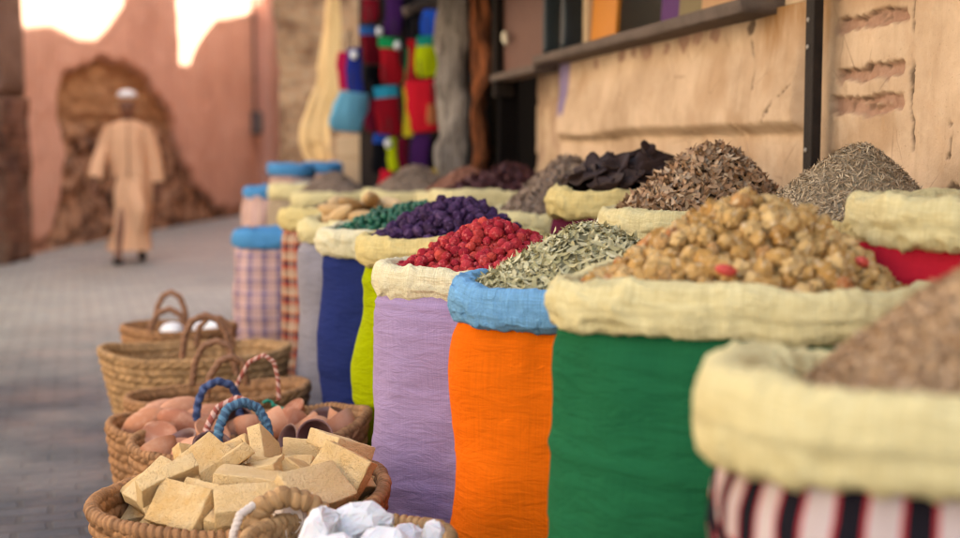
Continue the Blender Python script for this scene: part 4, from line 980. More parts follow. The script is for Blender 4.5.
def pick(P, n, mind):
    """dart throwing: keep points at least mind apart"""
    cell = {}; keep = []
    for i, p_ in enumerate(P):
        c = tuple((p_ // mind).astype(int)); ok = True
        for a in (-1, 0, 1):
            for b in (-1, 0, 1):
                for d_ in (-1, 0, 1):
                    for j in cell.get((c[0] + a, c[1] + b, c[2] + d_), ()):
                        if ((P[j] - p_) ** 2).sum() < mind * mind: ok = False; break
                    if not ok: break
                if not ok: break
            if not ok: break
        if ok:
            keep.append(i); cell.setdefault(c, []).append(i)
            if len(keep) >= n: break
    return keep

def fast_mesh(Vs, Fs, name, mat, smooth=True):
    """Vs (n,k,3) copies of one template with faces Fs"""
    n, k = Vs.shape[:2]
    Fc = (np.asarray(Fs)[None] + (np.arange(n) * k)[:, None, None]).reshape(-1, len(Fs[0]))
    return mk(name, Vs.reshape(-1, 3), Fc, mat, None, smooth)

def lumpy(seed, amp=.22, sc=1.6, dims=(1, 1, 1), sub=2, fine=.06):
    V, Fc = ico(sub)
    r = 1 + amp * fbm(V, sc, seed, 2) + fine * ridge(V, sc * 2.6, seed + 3)
    return V * r[:, None] * np.array(dims), Fc

def heap_of(mound, name, label_i, cat, group, stuffname, label_s, templates, size, mat, mind, coremat, limit=240, layers=2, embed=.25, flat=False, sizevar=.3):
    """countable pieces on a heap: the ones that show best are objects, the rest of the heap is one mesh"""
    P, Nn = mound.sample(9000)
    idx = pick(P, 4000, mind)
    P = P[idx] + Nn[idx] * size * (rng.random((len(idx), 1)) * .9 - embed); Nn = Nn[idx]
    camv = np.array([0, 0, CAMZ]) - mound.to_world(P); dist = np.linalg.norm(camv, axis=1); camv /= dist[:, None]
    face = (camv * mound.turn(Nn)).sum(1)
    order = np.argsort(-(np.clip(face, -1, .35) * 2 - dist))
    front = [i for i in order[:limit] if face[i] > -.12]
    rest = [i for i in range(len(P)) if i not in set(front)]
    src = []
    for k, (V, Fc) in enumerate(templates):
        me = bpy.data.meshes.new(name); me.from_pydata((V * size).tolist(), [], Fc.tolist()); me.update(); me.materials.append(mat)
        me.polygons.foreach_set('use_smooth', np.full(len(me.polygons), not flat)); src.append(me)
    W = mound.to_world(P)
    first = None
    for n_, i in enumerate(front):
        if first is None:
            o = bpy.data.objects.new(name, src[0]); first = o; props(o, label_i, cat, group)
        else:
            o = first.copy(); o.data = src[n_ % len(src)]
        COL.objects.link(o)
        o.location = W[i]; o.rotation_euler = rng.random(3) * 6.28
        sv = 1 + sizevar * (rng.random() * 2 - 1); o.scale = (sv, sv, sv)
    a = Acc(); mound.core(a, sink=size * .55)
    Pc, Nc = mound.sample(700); Pc[:, 2] -= .0; Rc = rots(700); Vc, Fcr = lumpy(77, .5, 1.5, (1, .7, .5), 1, .2)
    for q in range(700):
        a.add(Vc @ Rc[q].T * size * rng.uniform(.12, .42) + Pc[q] + Nc[q] * size * rng.uniform(-.3, .55), Fcr.tolist())
    Rm = rots(len(rest)); V0, F0 = templates[0]
    for q, i in enumerate(rest):
        V0, F0 = templates[q % len(templates)]
        a.add(V0 @ Rm[q].T * size + P[i], F0.tolist())
    o = a.build(stuffname, coremat, None, not flat); o.location = (mound.k['X'], mound.k['d'], 0)
    o.rotation_euler.z = mound.k['rot']; props(o, label_s, cat + ' heap', kind='stuff')

def flakes(mound, name, label, n, L, Wd, mat, coremat, curl=.3, tilt=.5, lift=.006, thick=None, lenvar=.4, seed=0, cat='heap'):
    """heap of leaves or chaff: one mesh of many small curled blades over a core"""
    rg = np.random.default_rng(seed)
    P, Nn = mound.sample(n, rg)
    P = P + Nn * (rg.random((n, 1)) * lift * 2 - lift * .6)
    # template blade: 4 stations x 2 (pointed ends)
    st = np.array([-.5, -.2, .2, .5]); wd = np.array([.18, 1, .9, .12]) * .5
    T = np.zeros((8, 3))
    T[0::2, 0] = st; T[1::2, 0] = st; T[0::2, 1] = wd; T[1::2, 1] = -wd
    Fs = np.array([[0, 2, 3, 1], [2, 4, 5, 3], [4, 6, 7, 5]])
    ln = L * (1 + lenvar * (rg.random(n) * 2 - 1)); ww = Wd * (1 + .4 * (rg.random(n) * 2 - 1))
    cu = curl * (rg.random(n) * 2 - .6); tw_ = (rg.random(n) * 2 - 1) * curl * 2
    Vv = np.tile(T, (n, 1, 1))
    ang = tw_[:, None] * Vv[:, :, 0] * 2
    y = Vv[:, :, 1] * np.cos(ang); z = Vv[:, :, 1] * np.sin(ang)
    Vv = np.stack([Vv[:, :, 0] * ln[:, None], y * ww[:, None], z * ww[:, None] + cu[:, None] * ln[:, None] * ((Vv[:, :, 0] * 2) ** 2) * .5 + .25 * ww[:, None] * np.abs(Vv[:, :, 1] * 2) * np.sign(cu)[:, None]], 2)
    n_ = Nn + tilt * rg.normal(size=(n, 3)); n_ /= np.linalg.norm(n_, axis=1)[:, None]
    t_ = rg.normal(size=(n, 3)); t_ -= n_ * (t_ * n_).sum(1)[:, None]; t_ /= np.linalg.norm(t_, axis=1)[:, None]
    b_ = np.cross(n_, t_)
    M_ = np.stack([t_, b_, n_], 2)
    Vw = np.einsum('nij,nkj->nki', M_, Vv) + P[:, None, :]
    a = Acc(); mound.core(a, 40, 120, sink=.002)
    cv = np.concatenate(a.V); nc = len(cv)
    cf = np.array(a.F)
    ff = (Fs[None] + (np.arange(n) * 8)[:, None, None]).reshape(-1, 4) + nc
    o = mk(name, np.concatenate([cv, Vw.reshape(-1, 3)]), np.concatenate([cf, ff]), mat, None, True)
    o.data.materials.append(coremat)
    mi = np.zeros(len(o.data.polygons), dtype=np.int32); mi[:len(cf)] = 1; o.data.polygons.foreach_set('material_index', mi)
    o.location = (mound.k['X'], mound.k['d'], 0)
    o.rotation_euler.z = mound.k['rot']
    return props(o, label, cat, kind='stuff')

# red berries, purple fruit, green pellets, nuts
berry = [lumpy(s_, .22, 1.6, (1, .88, 1.05), 3, .16) for s_ in range(6)]
RB_M = grains('red_berry', [(.26, .014, .024), (.42, .026, .04), (.58, .075, .05), (.34, .016, .028), (.50, .05, .06)], .78, .9, 170, .08, (.52, .10, .09), .004)
heap_of(Mound('lavender', .125, -.035, .96, .22, .02, .0, 3), 'red_berry', 'wrinkled red dried berry in the heap on the lavender sack', 'berry', 'red berries heaped on the lavender sack', 'berry_heap', 'heap of red dried berries filling the lavender sack', berry, .0125, RB_M, .0205, RB_M, 260)
prune = [lumpy(s_ + 20, .30, 1.4, (1, .8, .95), 3, .24) for s_ in range(6)]
PU_M = grains('purple_fruit', [(.035, .012, .045), (.06, .025, .075), (.085, .042, .10), (.03, .012, .03)], .72, .9, 130, .08, (.10, .055, .12), .004)
heap_of(Mound('lime', .135, -.035, .96, .22, .0, .05, 4), 'dried_fruit', 'wrinkled purple dried fruit in the heap on the lime sack', 'fruit', 'purple dried fruit heaped on the lime sack', 'fruit_heap', 'heap of purple dried fruit filling the lime sack', prune, .0145, PU_M, .024, PU_M, 220)
pel = [lumpy(s_ + 40, .3, 1.4, (1.1, .8, .8), 2, .15) for s_ in range(5)]
GR_M = grains('green_pellet', [(.004, .05, .022), (.008, .10, .05), (.015, .14, .07)], .5, .6, 120, .4)
heap_of(Mound('navy', .10, -.035, .96, .22, .03, .05, 5), 'dyed_nugget', 'dark green dyed nugget in the heap on the navy sack', 'nugget', 'green nuggets heaped on the navy sack', 'nugget_heap', 'heap of dark green dyed nuggets filling the navy sack', pel, .0125, GR_M, .021, GR_M, 160)
nut = []
for s_ in range(7):
    V, Fc = lumpy(s_ + 60, .36, 1.8, (1.05, .86, .82), 3, .42)
    V[:, 0] += .35 * np.clip(V[:, 0] - .6, 0, 1); nut.append((V, Fc))
NU_M = grains('tan_nut', [(.44, .22, .06), (.62, .37, .13), (.74, .50, .22), (.52, .28, .08), (.68, .43, .17), (.46, .16, .06)], .9, 1.0, 150, .05, (.64, .46, .26), .006)
heap_of(Mound('green', .165, -.045, .90, .26, .01, .0, 6, .010), 'dried_nut', 'wrinkled tan nut in the heap on the green sack', 'nut', 'tan nuts heaped on the green sack', 'nut_heap', 'heap of tan dried nuts filling the green sack', nut, .0135, NU_M, .0215, NU_M, 290, embed=.2, sizevar=.3)
V, Fc = lumpy(90, .3, 1.2, (.016, .011, .008), 2, .1)
RC = grains('red_crumb', [(.5, .04, .03), (.55, .08, .06)], .6, 0)
for k, (px, py, sname) in enumerate(((726, 270, 'flat red chip lying on the nut heap at its left end'), (862, 262, 'flat red chip at the right foot of the nut heap'))):
    o = mk('red_chip', V, Fc, RC); o.location = at(px, py, 2.0 if k == 0 else 2.06); o.rotation_euler = (.4, .2, k); props(o, sname, 'chip')

# leaves, herbs and powders
leafg = grains('pale_leaf', [(.40, .345, .17), (.53, .47, .26), (.64, .58, .37), (.33, .29, .13), (.56, .48, .28)], .8, .3, 80, .2)
flakes(Mound('orange', .135, -.035, .97, .20, .0, .02, 8, .006), 'leaf_heap', 'heap of small pale green dried leaves on the orange sack', 4200, .028, .0078, leafg, plain('leaf_litter', (.16, .14, .07), .9, .4, 40), .35, .45, .006, seed=2, cat='leaf heap')
leafb = grains('brown_leaf', [(.27, .14, .06), (.44, .27, .15), (.14, .07, .03), (.62, .46, .30), (.34, .17, .075), (.52, .36, .22)], .65, .3, 80, .35)
flakes(Mound('leaves', .205, -.05, .97, .22, .03, .0, 9, .008), 'leaf_heap', 'tall heap of curled brown leaves on the tan sack by the iron post', 5200, .029, .0105, leafb, plain('dark_litter', (.05, .025, .012), .9, .4, 40), .6, .6, .010, seed=3, cat='leaf heap')
herb = grains('brown_herb', [(.33, .235, .14), (.48, .36, .225), (.60, .475, .32), (.23, .155, .09), (.40, .295, .185)], .85, 0, 80, .15)
flakes(Mound('yellow', .205, -.05, .97, .16, .03, .0, 10, .006), 'herb_heap', 'broad cone of fine brown chopped herb on the yellow sack', 16000, .016, .0026, herb, plain('herb_dust', (.30, .24, .155), .95, .4, 60, .5, 200), .2, .45, .004, seed=4, cat='herb heap')
pow_ = grains('brown_powder', [(.37, .215, .11), (.50, .32, .175), (.60, .41, .24), (.28, .155, .075), (.66, .48, .31)], .9, 0, 80, .1)
flakes(Mound('near', .21, -.07, .84, .30, .07, .03, 11, .008), 'powder_heap', 'heap of crumbly brown spice powder on the nearest checked sack', 15000, .010, .005, pow_, plain('powder_dust', (.37, .23, .13), .95, .3, 60, .5, 200), .3, .6, .004, seed=5, cat='powder heap')
gb = grains('grey_brown_chaff', [(.28, .19, .135), (.40, .29, .215), (.19, .125, .09), (.50, .38, .28)], .85, 0, 80, .15)
gbc = plain('chaff_dust', (.23, .16, .115), .95, .4, 40, .5, 100)
flakes(Mound('back5', .215, -.04, .97, .2, .02, .0, 12, .014), 'spice_heap', 'grey brown lumpy spice heap between the black peppers and maroon petals', 5000, .018, .008, gb, gbc, .5, .8, .010, seed=6, cat='spice heap')
mr = grains('maroon_petal', [(.06, .016, .018), (.10, .028, .03), (.15, .05, .048), (.04, .012, .014)], .6, 0, 80, .3)
flakes(Mound('back6', .135, -.04, .95, .26, .09, .05, 13, .012), 'petal_heap', 'heap of dark maroon petals near the doorway', 2600, .026, .014, mr, plain('petal_litter', (.04, .012, .012), .9, .4, 40), .8, .9, .012, seed=7, cat='petal heap')
rb_ = grains('red_brown_bark', [(.27, .105, .06), (.38, .17, .11), (.45, .23, .16), (.20, .075, .045)], .75, 0, 80, .2)
flakes(Mound('back7', .14, -.03, .97, .22, .0, .0, 14, .01), 'bark_heap', 'reddish brown heap of chips by the wooden posts', 3000, .02, .01, rb_, plain('bark_dust', (.25, .11, .07), .9, .3, 40), .4, .7, .008, seed=8, cat='bark heap')
flakes(Mound('back8', .15, -.03, .97, .22, .02, .0, 15, .01), 'spice_heap', 'grey brown spice heap below the purple hanging bag', 3000, .016, .007, gb, plain('grey_dust', (.22, .16, .11), .9, .3, 40), .4, .7, .006, seed=9, cat='spice heap')
flakes(Mound('back9', .14, -.03, .97, .25, .0, .0, 16, .01), 'spice_heap', 'small brown spice heap in front of the pale crate', 2200, .016, .007, gb, gbc, .4, .7, .006, seed=10, cat='spice heap')
flakes(Mound('back10', .05, -.04, .95, .3, .0, .0, 17, .01), 'spice_heap', 'low pale grey spice heap beside the blue rimmed sacks', 1500, .016, .007, grains('pale_chaff', [(.5, .45, .42), (.6, .54, .5), (.42, .36, .32)], .9, 0), plain('pale_dust', (.5, .44, .4), .9, .2, 40), .4, .7, .006, seed=11, cat='spice heap')
flakes(Mound('redplaid', .075, -.05, .96, .3, .0, .03, 18, .01), 'spice_heap', 'grey brown spice heap on the red checked sack', 2600, .014, .006, grains('taupe_chaff', [(.24, .155, .12), (.33, .22, .175), (.17, .11, .085)], .9, 0), gbc, .4, .7, .005, seed=12, cat='spice heap')
flakes(Mound('redcloth', .05, -.05, .95, .3, .0, .0, 19, .01), 'spice_heap', 'low brown spice heap in the red sack by the right edge', 1800, .014, .005, pow_, gbc, .4, .7, .005, seed=13, cat='spice heap')
flakes(Mound('blueplaid', .03, -.06, .92, .4, .0, .0, 20, .01), 'spice_heap', 'flat brown spice fill in the short blue checked sack', 1200, .016, .006, gb, gbc, .4, .7, .005, seed=14, cat='spice heap')
flakes(Mound('tub1', .05, -.05, .9, .3, .0, .0, 21, .01), 'herb_heap', 'dark green dried herb in the tall pink striped sack', 700, .02, .008, grains('green_herb', [(.03, .07, .04), (.05, .10, .06)], .9, 0), plain('herb_litter', (.02, .04, .02), .9, .3), .5, .8, .01, seed=15, cat='herb heap')
flakes(Mound('tub2', .05, -.05, .9, .3, .0, .0, 22, .01), 'herb_heap', 'dark herb in the half hidden pink striped sack', 500, .02, .008, gb, gbc, .5, .8, .01, seed=16, cat='herb heap')
flakes(Mound('tub3', .03, -.05, .9, .3, .0, .0, 23, .01), 'herb_heap', 'pale spice in the lower pink striped sack', 500, .02, .008, gb, gbc, .5, .8, .01, seed=17, cat='herb heap')

# black dried peppers: leathery crumpled pods
def pepper(s_):
    nu, nv = 18, 26
    t = np.linspace(0, 1, nv); ph = np.linspace(0, 2 * PI, nu, endpoint=False)
    Tt, Pp = np.meshgrid(t, ph, indexing='ij'); Tt = Tt.ravel(); Pp = Pp.ravel()
    prof = np.sin(PI * np.clip(Tt * .94 + .05, 0, 1)) ** .6
    x = (Tt - .5) * .17; wv_ = .042 * prof; hv = .014 * prof
    V = np.stack([x, wv_ * np.cos(Pp), hv * np.sin(Pp)], 1)
    V[:, 2] += .05 * ((Tt - .5) ** 2) * 2 - .012
    V[:, 2] += .016 * np.sin(V[:, 1] * 90 + s_) * prof + .012 * fbm(V, 22, s_)
    V[:, 1] += .016 * fbm(V, 18, s_ + 5)
    V[:, 2] += .6 * V[:, 1] ** 2 * 14
    Fc = grid_faces(nu, nv).tolist() + [list(range(nu))[::-1], [(nv - 1) * nu + i for i in range(nu)]]
    return V, Fc
m = NT('black_pepper_skin', .6, .18); v = m.mapping('Object')
m.color(m.mix(m.noise(v, 14, 4), (.014, .007, .006), (.06, .034, .028))); m.bump(ridge_ := m.noise(v, 45, 5, .7), .7, .008); PEPM = m.m
pm = Mound('maroon', .115, -.03, .95, .35, .03, .02, 30, .004)
a = Acc(); pm.core(a, sink=.03); o = a.build('pepper_litter', plain('pepper_dark', (.012, .008, .008), .7, .4, 30), None, True); o.location = (pm.k['X'], pm.k['d'], 0); props(o, 'bed of broken black peppers under the whole pods in the maroon sack', 'pepper heap', kind='stuff')
P, Nn = pm.sample(900, np.random.default_rng(5)); idx = [i for i in pick(P, 60, .05) if abs(P[i, 0]) < .17 and abs(P[i, 1]) < .16]
pmesh = []
for s_ in range(6):
    V, Fc = pepper(s_ * 3 + 1); me = bpy.data.meshes.new('dried_pepper'); me.from_pydata(V.tolist(), [], Fc); me.update(); me.materials.append(PEPM); me.polygons.foreach_set('use_smooth', np.ones(len(me.polygons), bool)); pmesh.append(me)
first = None; rp = random.Random(4)
for k, i in enumerate(idx):
    o = bpy.data.objects.new('dried_pepper', pmesh[k % 6]) if first is None else first.copy()
    o.data = pmesh[k % 6]; COL.objects.link(o); first = o
    o.location = Vector(pm.to_world(P[i:i + 1])[0]) + Vector(Nn[i]) * .018
    qn = Vector((Nn[i] + np.array([rp.uniform(-.35, .35), rp.uniform(-.35, .35), 0]))).to_track_quat('Z', 'X'); qn.rotate(Euler((0, 0, 0)))
    o.rotation_euler = (qn.to_matrix() @ Matrix.Rotation(rp.uniform(0, 6.28), 3, 'Z')).to_euler()
    sv = rp.uniform(.75, 1.15); o.scale = (sv, sv, sv)
    props(o, 'crumpled black dried pepper in the heap on the maroon sack', 'pepper', 'black dried peppers heaped on the maroon sack')
# tan pods on the grey sack (settled positions)
PODM = grains('tan_pod', [(.50, .30, .12), (.62, .41, .20), (.42, .24, .09), (.68, .48, .26)], .7, .6, 60, .25)
k = SACKS['grey']
pods = []
for s_ in range(5):
    V, Fc = lumpy(s_ + 120, .12, 1.2, (.024, .026, .06), 3, .06); V[:, 0] += .25 * V[:, 2] ** 2 * 20 * .3
    me = bpy.data.meshes.new('dried_pod'); me.from_pydata(V.tolist(), [], Fc.tolist()); me.update(); me.materials.append(PODM); me.polygons.foreach_set('use_smooth', np.ones(len(me.polygons), bool)); pods.append(me)
first = None
for n_, it in enumerate(BAKED['pods']):
    o = bpy.data.objects.new('dried_pod', pods[0]) if first is None else first.copy(); first = o; o.data = pods[n_ % 5]; COL.objects.link(o)
    o.location = (k['X'] + it[4], k['d'] + it[5], k['h'] + it[6] - .005); o.rotation_euler = it[7:10]
    props(o, 'long tan dried pod in the heap on the narrow grey sack', 'pod', 'tan pods heaped on the grey sack')
gm = Mound('grey', .06, -.045, .93, .4, 0, 0, 33, .006); a = Acc(); gm.core(a); o = a.build('pod_litter', plain('pod_dust', (.42, .26, .11), .9, .3, 40), None, True); o.location = (k['X'], k['d'], 0); props(o, 'bed of broken tan pods in the narrow grey sack', 'pod heap', kind='stuff')

# ------------------------------------------------------------------ woven baskets
def strawmat(name, c1, c2, c3):
    m = NT(name, .75, .3); v = m.mapping('UV', (1, 1, 1))
    n = m.noise(m.mapping('UV', (60, 25, 1)), 1, 5, .6); n2 = m.noise(m.mapping('Object'), 4, 4)
    c = m.mix(n, c1, c2); c = m.mix(m.math('MULTIPLY', n2, .7), c, c3)
    b = m.node('ShaderNodeTexBrick'); m.L(m.mapping('UV', (1 / .034, 1 / .027, 1)), b.inputs['Vector']); b.inputs['Scale'].default_value = 1; b.inputs['Brick Width'].default_value = .5; b.inputs['Row Height'].default_value = 1; b.inputs['Mortar Size'].default_value = 0
    b.inputs['Color1'].default_value = (.55, .5, .45, 1); b.inputs['Color2'].default_value = (1.2, 1.15, 1.1, 1)
    c = m.mix(.75, c, b.outputs['Color'], 'MULTIPLY')
    m.color(c)
    p = m.bump(m.noise(m.mapping('UV', (350, 120, 1)), 1, 3), .6, .004)
    return m.m
STRAW = strawmat('palm_straw', (.20, .095, .04), (.46, .255, .115), (.30, .13, .05))
STRAWL = strawmat('pale_palm_straw', (.27, .145, .06), (.54, .35, .17), (.36, .19, .075))
def basket(label, X, d, a_, b_, h, rot, taper, wave, mat, seed, tiltx=0., rimr=.013, hi=1.0, pull=0.0, rowh=.027):
    root = empty('palm_basket', (X, d, 0), label, 'basket', rot, 'woven palm baskets along the sacks')
    per = PI * (3 * (a_ + b_) - math.sqrt((3 * a_ + b_) * (a_ + 3 * b_)))
    N = int(per / .0055 * hi); rows = int(h / rowh); Mv = rows * 7
    ph = np.linspace(0, 2 * PI, N, endpoint=False); t = np.linspace(0, 1, Mv)
    nst = int(per / .034)
    zt = h + wave * np.cos(2 * ph) + tiltx * np.cos(ph) + .008 * vn(np.stack([np.cos(ph), np.sin(ph), 0 * ph], 1), 2, seed)
    def surf(inner):
        Tt, Pp = np.meshgrid(t, ph, indexing='ij')
        k = taper + (1 - taper) * Tt ** .8
        k = k * (1 + .03 * vn(np.stack([np.cos(Pp).ravel(), np.sin(Pp).ravel(), Tt.ravel()], 1), 1.5, seed + 1).reshape(Tt.shape))
        row = Tt * rows; fr = row - np.floor(row); par = np.floor(row) % 2
        st = Pp / (2 * PI) * nst + np.where(par > 0, 1, -1) * (fr - .5) * .9 + par * .5
        d_ = .011 * (np.abs(np.sin(PI * fr)) ** .5) * (.2 + .8 * np.abs(np.sin(PI * st)) ** .6) * (1 + .25 * vn(np.stack([np.floor(st).ravel() * 1.7, np.floor(row).ravel() * 2.3, 0 * st.ravel()], 1), 1, seed).reshape(st.shape))
        if inner: d_ = -.014 - d_ * .7
        Zz = Tt * zt[None, :]
        V = np.stack([(a_ * k + d_) * np.cos(Pp), (b_ * k + d_) * np.sin(Pp), Zz], 2)
        return V.reshape(-1, 3), np.stack([(Pp / (2 * PI) * per).ravel(), (Tt * h).ravel()], 1)
    V1, uv1 = surf(False); V2, uv2 = surf(True)
    F1 = grid_faces(N, Mv); F2 = grid_faces(N, Mv)[:, ::-1] + len(V1)
    # floor of the basket
    fl = np.array([[i, (i + 1) % N, len(V1) + (i + 1) % N, len(V1) + i] for i in range(N)])
    mk('woven_wall', np.concatenate([V1, V2]), np.concatenate([F1, F2, fl]), mat, root, True, np.concatenate([uv1, uv2]))
    # bottom
    mk('base', np.stack([a_ * taper * .99 * np.cos(ph), b_ * taper * .99 * np.sin(ph), .006 + 0 * ph], 1), [list(range(N))], mat, root)
    # twisted rope along the edge
    Np = int(per / .0022); pr = np.linspace(0, 2 * PI, Np)
    zr = np.interp(pr, np.concatenate([ph, [2 * PI]]), np.concatenate([zt, zt[:1]]))
    kk = 1 + .03 * vn(np.stack([np.cos(pr), np.sin(pr), 1 + 0 * pr], 1), 1.5, seed + 1)
    rr_ = rimr * (1 + .12 * vn(np.stack([pr * 40, 0 * pr, 0 * pr], 1), 1, seed) + .1 * vn(np.stack([pr * 9, 0 * pr, 0 * pr], 1), 1, seed + 4))
    C = np.stack([(a_ * kk - .004) * np.cos(pr), (b_ * kk - .004) * np.sin(pr), zr], 1)
    Vr, Fr = tube(C, rr_, 12, lambda p_, s_: 1.02 - .5 * np.exp(-(np.sin(p_ * .5 - s_ * PI / .017) / .35) ** 2), False)
    mk('rim', Vr, Fr, mat, root, True, np.stack([np.repeat(pr / 6.283 * per, 12), np.tile(np.linspace(0, .08, 12), Np)], 1))
    root['a_'] = a_; root['b_'] = b_
    return root
def handle(root, th0, th1, top, h, mat, r=.011, lean=(0, 0), label=None, strands=3, pitch=.06, name='handle', inset=.97, drop=.03):
    a_, b_ = root['a_'], root['b_']
    p0 = (a_ * inset * math.cos(th0), b_ * inset * math.sin(th0), h - drop); p1 = (a_ * inset * math.cos(th1), b_ * inset * math.sin(th1), h - drop)
    P = arc3(p0, p1, top + drop, 110, (lean[0], lean[1], 0))
    V, Fc = tube(P, r, 14, lambda p_, s_: .86 + .26 * np.abs(np.sin((p_ - s_ * 2 * PI / pitch) * strands / 2)) ** .8, True)
    o = mk(name, V, Fc, mat, root, True, np.stack([np.repeat(np.linspace(0, .5, 110), 14), np.tile(np.linspace(0, .07, 14), 110)], 1))
    if label: o['label'] = label
    return o
def twist_mat(name, c1, c2, pitch):
    m = NT(name, .8, .2); s3 = m.node('ShaderNodeSeparateXYZ'); m.L(m.tc.outputs['UV'], s3.inputs[0])
    f = m.math('FRACT', m.math('ADD', m.math('DIVIDE', s3.outputs[0], pitch), m.math('DIVIDE', s3.outputs[1], .07)))
    m.color(m.mix(m.ramp(f, [(0, (0, 0, 0)), (.55, (1, 1, 1))], True), c1, c2)); m.bump(m.noise(m.mapping('UV', (300, 300, 1)), 1, 3), .4, .003)
    return m.m
BLUEH = twist_mat('blue_wrap', (.05, .10, .16), (.09, .19, .27), .03)
REDH = twist_mat('red_white_twine', (.30, .085, .06), (.52, .32, .26), .034)
NAVH = twist_mat('navy_wrap', (.03, .045, .11), (.07, .10, .20), .05)
LEATH = plain('brown_leather_wrap', (.22, .10, .05), .6, .4, 30, .5, 90)

b1 = basket('wide palm basket heaped with tan pumice slabs', -.50, 2.76, .305, .285, .425, R(14), .70, .010, STRAW, 1, .012, .0155)
b0 = basket('small pale palm basket of white crystals at the front', -.235, 2.33, .185, .185, .452, R(-10), .75, .004, STRAWL, 2, -.004, .015)
b2 = basket('palm basket of terracotta cups with blue and red twisted handles', -.605, 3.47, .305, .27, .41, R(8), .74, .012, STRAW, 3, .03, .013)
b3 = basket('palm basket of terracotta scrapers behind the cups', -.80, 3.78, .27, .20, .365, R(4), .74, .006, STRAW, 4, .0, .012)
b4 = basket('wide shallow palm basket with a plain brown rim', -.845, 4.22, .29, .20, .375, R(10), .74, .004, STRAW, 5, .015, .012)
b5 = basket('largest palm basket with flaring sides and two arched handles', -1.03, 4.80, .335, .24, .425, R(8), .68, .012, STRAWL, 6, .0, .012)
b6 = basket('farthest palm basket with tall handles and white stones', -1.25, 5.5, .235, .20, .42, R(0), .76, .004, STRAW, 7, .0, .011)

def handle_at(root, pts, mat, r, mod, name='handle', label=None):
    Pk = interp([tuple(at(*p_) - root.location) for p_ in pts], 120)
    Pk = np.stack([np.convolve(np.pad(Pk[:, i_], 9, 'reflect', reflect_type='odd'), np.hanning(19) / np.hanning(19).sum(), 'valid') for i_ in range(3)], 1)
    Mi = np.array(Matrix.Rotation(-root.rotation_euler.z, 3, 'Z'))
    Pk = Pk @ Mi.T
    V, Fc = tube(Pk, r, 14, mod); o = mk(name, V, Fc, mat, root, True, np.stack([np.repeat(np.linspace(0, .5, 120), 14), np.tile(np.linspace(0, .07, 14), 120)], 1))
    if label: o['label'] = label
    return o
TW_ = lambda pitch, st, am=.26: (lambda p_, s_: .86 + am * np.abs(np.sin((p_ - s_ * 2 * PI / pitch) * st / 2)) ** .8)
handle_at(b2, [(217, 450, 3.2), (219, 428, 3.22), (227, 409, 3.25), (243, 402, 3.28), (258, 408, 3.3), (267, 424, 3.3), (271, 450, 3.3)], BLUEH, .0115, TW_(.03, 2), label='blue wrapped handle')
handle_at(b2, [(204, 448, 3.28), (207, 428, 3.3), (217, 408, 3.32), (238, 398, 3.33), (256, 406, 3.33), (264, 424, 3.33), (267, 448, 3.33)], REDH, .0085, TW_(.034, 3), label='red and white twine handle')
handle_at(b2, [(233, 402, 3.74), (238, 382, 3.74), (249, 362, 3.73), (264, 355, 3.72), (274, 362, 3.72), (278, 378, 3.72), (279, 400, 3.72)], REDH, .006, TW_(.034, 3), label='tall thin red twine handle')
handle_at(b3, [(196, 420, 3.62), (198, 402, 3.62), (204, 388, 3.63), (217, 381, 3.64), (231, 385, 3.66), (238, 397, 3.68), (240, 415, 3.68)], NAVH, .0105, TW_(.05, 2), label='navy blue wrapped handle')
handle_at(b4, [(206, 398, 4.05), (210, 376, 4.06), (220, 361, 4.07), (232, 357, 4.08), (243, 363, 4.09), (247, 385, 4.1)], LEATH, .0105, TW_(.05, 2))
handle_at(b4, [(192, 384, 4.38), (195, 362, 4.38), (203, 346, 4.38), (217, 341, 4.38), (230, 347, 4.38), (237, 375, 4.38)], LEATH, .0105, TW_(.05, 2))
handle_at(b5, [(182, 358, 4.62), (185, 335, 4.62), (192, 321, 4.62), (205, 315, 4.62), (218, 320, 4.62), (227, 335, 4.62), (230, 356, 4.62)], LEATH, .0115, TW_(.06, 2))
handle_at(b5, [(196, 346, 5.0), (199, 328, 5.0), (208, 318, 5.0), (221, 318, 5.0), (230, 328, 5.0), (233, 346, 5.0)], LEATH, .0105, TW_(.06, 2))
handle_at(b6, [(149, 340, 5.32), (151, 325, 5.32), (158, 313, 5.32), (170, 309, 5.32), (181, 315, 5.32), (187, 328, 5.32), (188, 340, 5.32)], LEATH, .0115, TW_(.06, 2))
handle_at(b6, [(155, 330, 5.66), (157, 308, 5.66), (163, 296, 5.66), (171, 292, 5.66), (180, 297, 5.66), (185, 310, 5.66), (187, 330, 5.66)], LEATH, .0115, TW_(.06, 2))
# the front basket's thick coiled handle and a white cord
handle_at(b0, [(254, 560, 2.40), (252, 532, 2.42), (262, 506, 2.43), (284, 496, 2.44), (308, 502, 2.45), (328, 518, 2.46), (340, 548, 2.47)], STRAWL, .0185, lambda p_, s_: .84 + .32 * np.abs(np.sin(p_ * .5 - s_ * PI / .02)) ** .7, label='thick coiled straw handle')
CORDW = plain('white_cord', (.60, .50, .43), .8, .15, 40, .4, 200)
handle_at(b0, [(236, 565, 2.38), (233, 535, 2.39), (240, 515, 2.40), (254, 505, 2.42)], CORDW, .008, lambda p_, s_: .9 + .15 * np.abs(np.sin(p_ - s_ * 300)), 'cord_loop', 'pale cord loop')

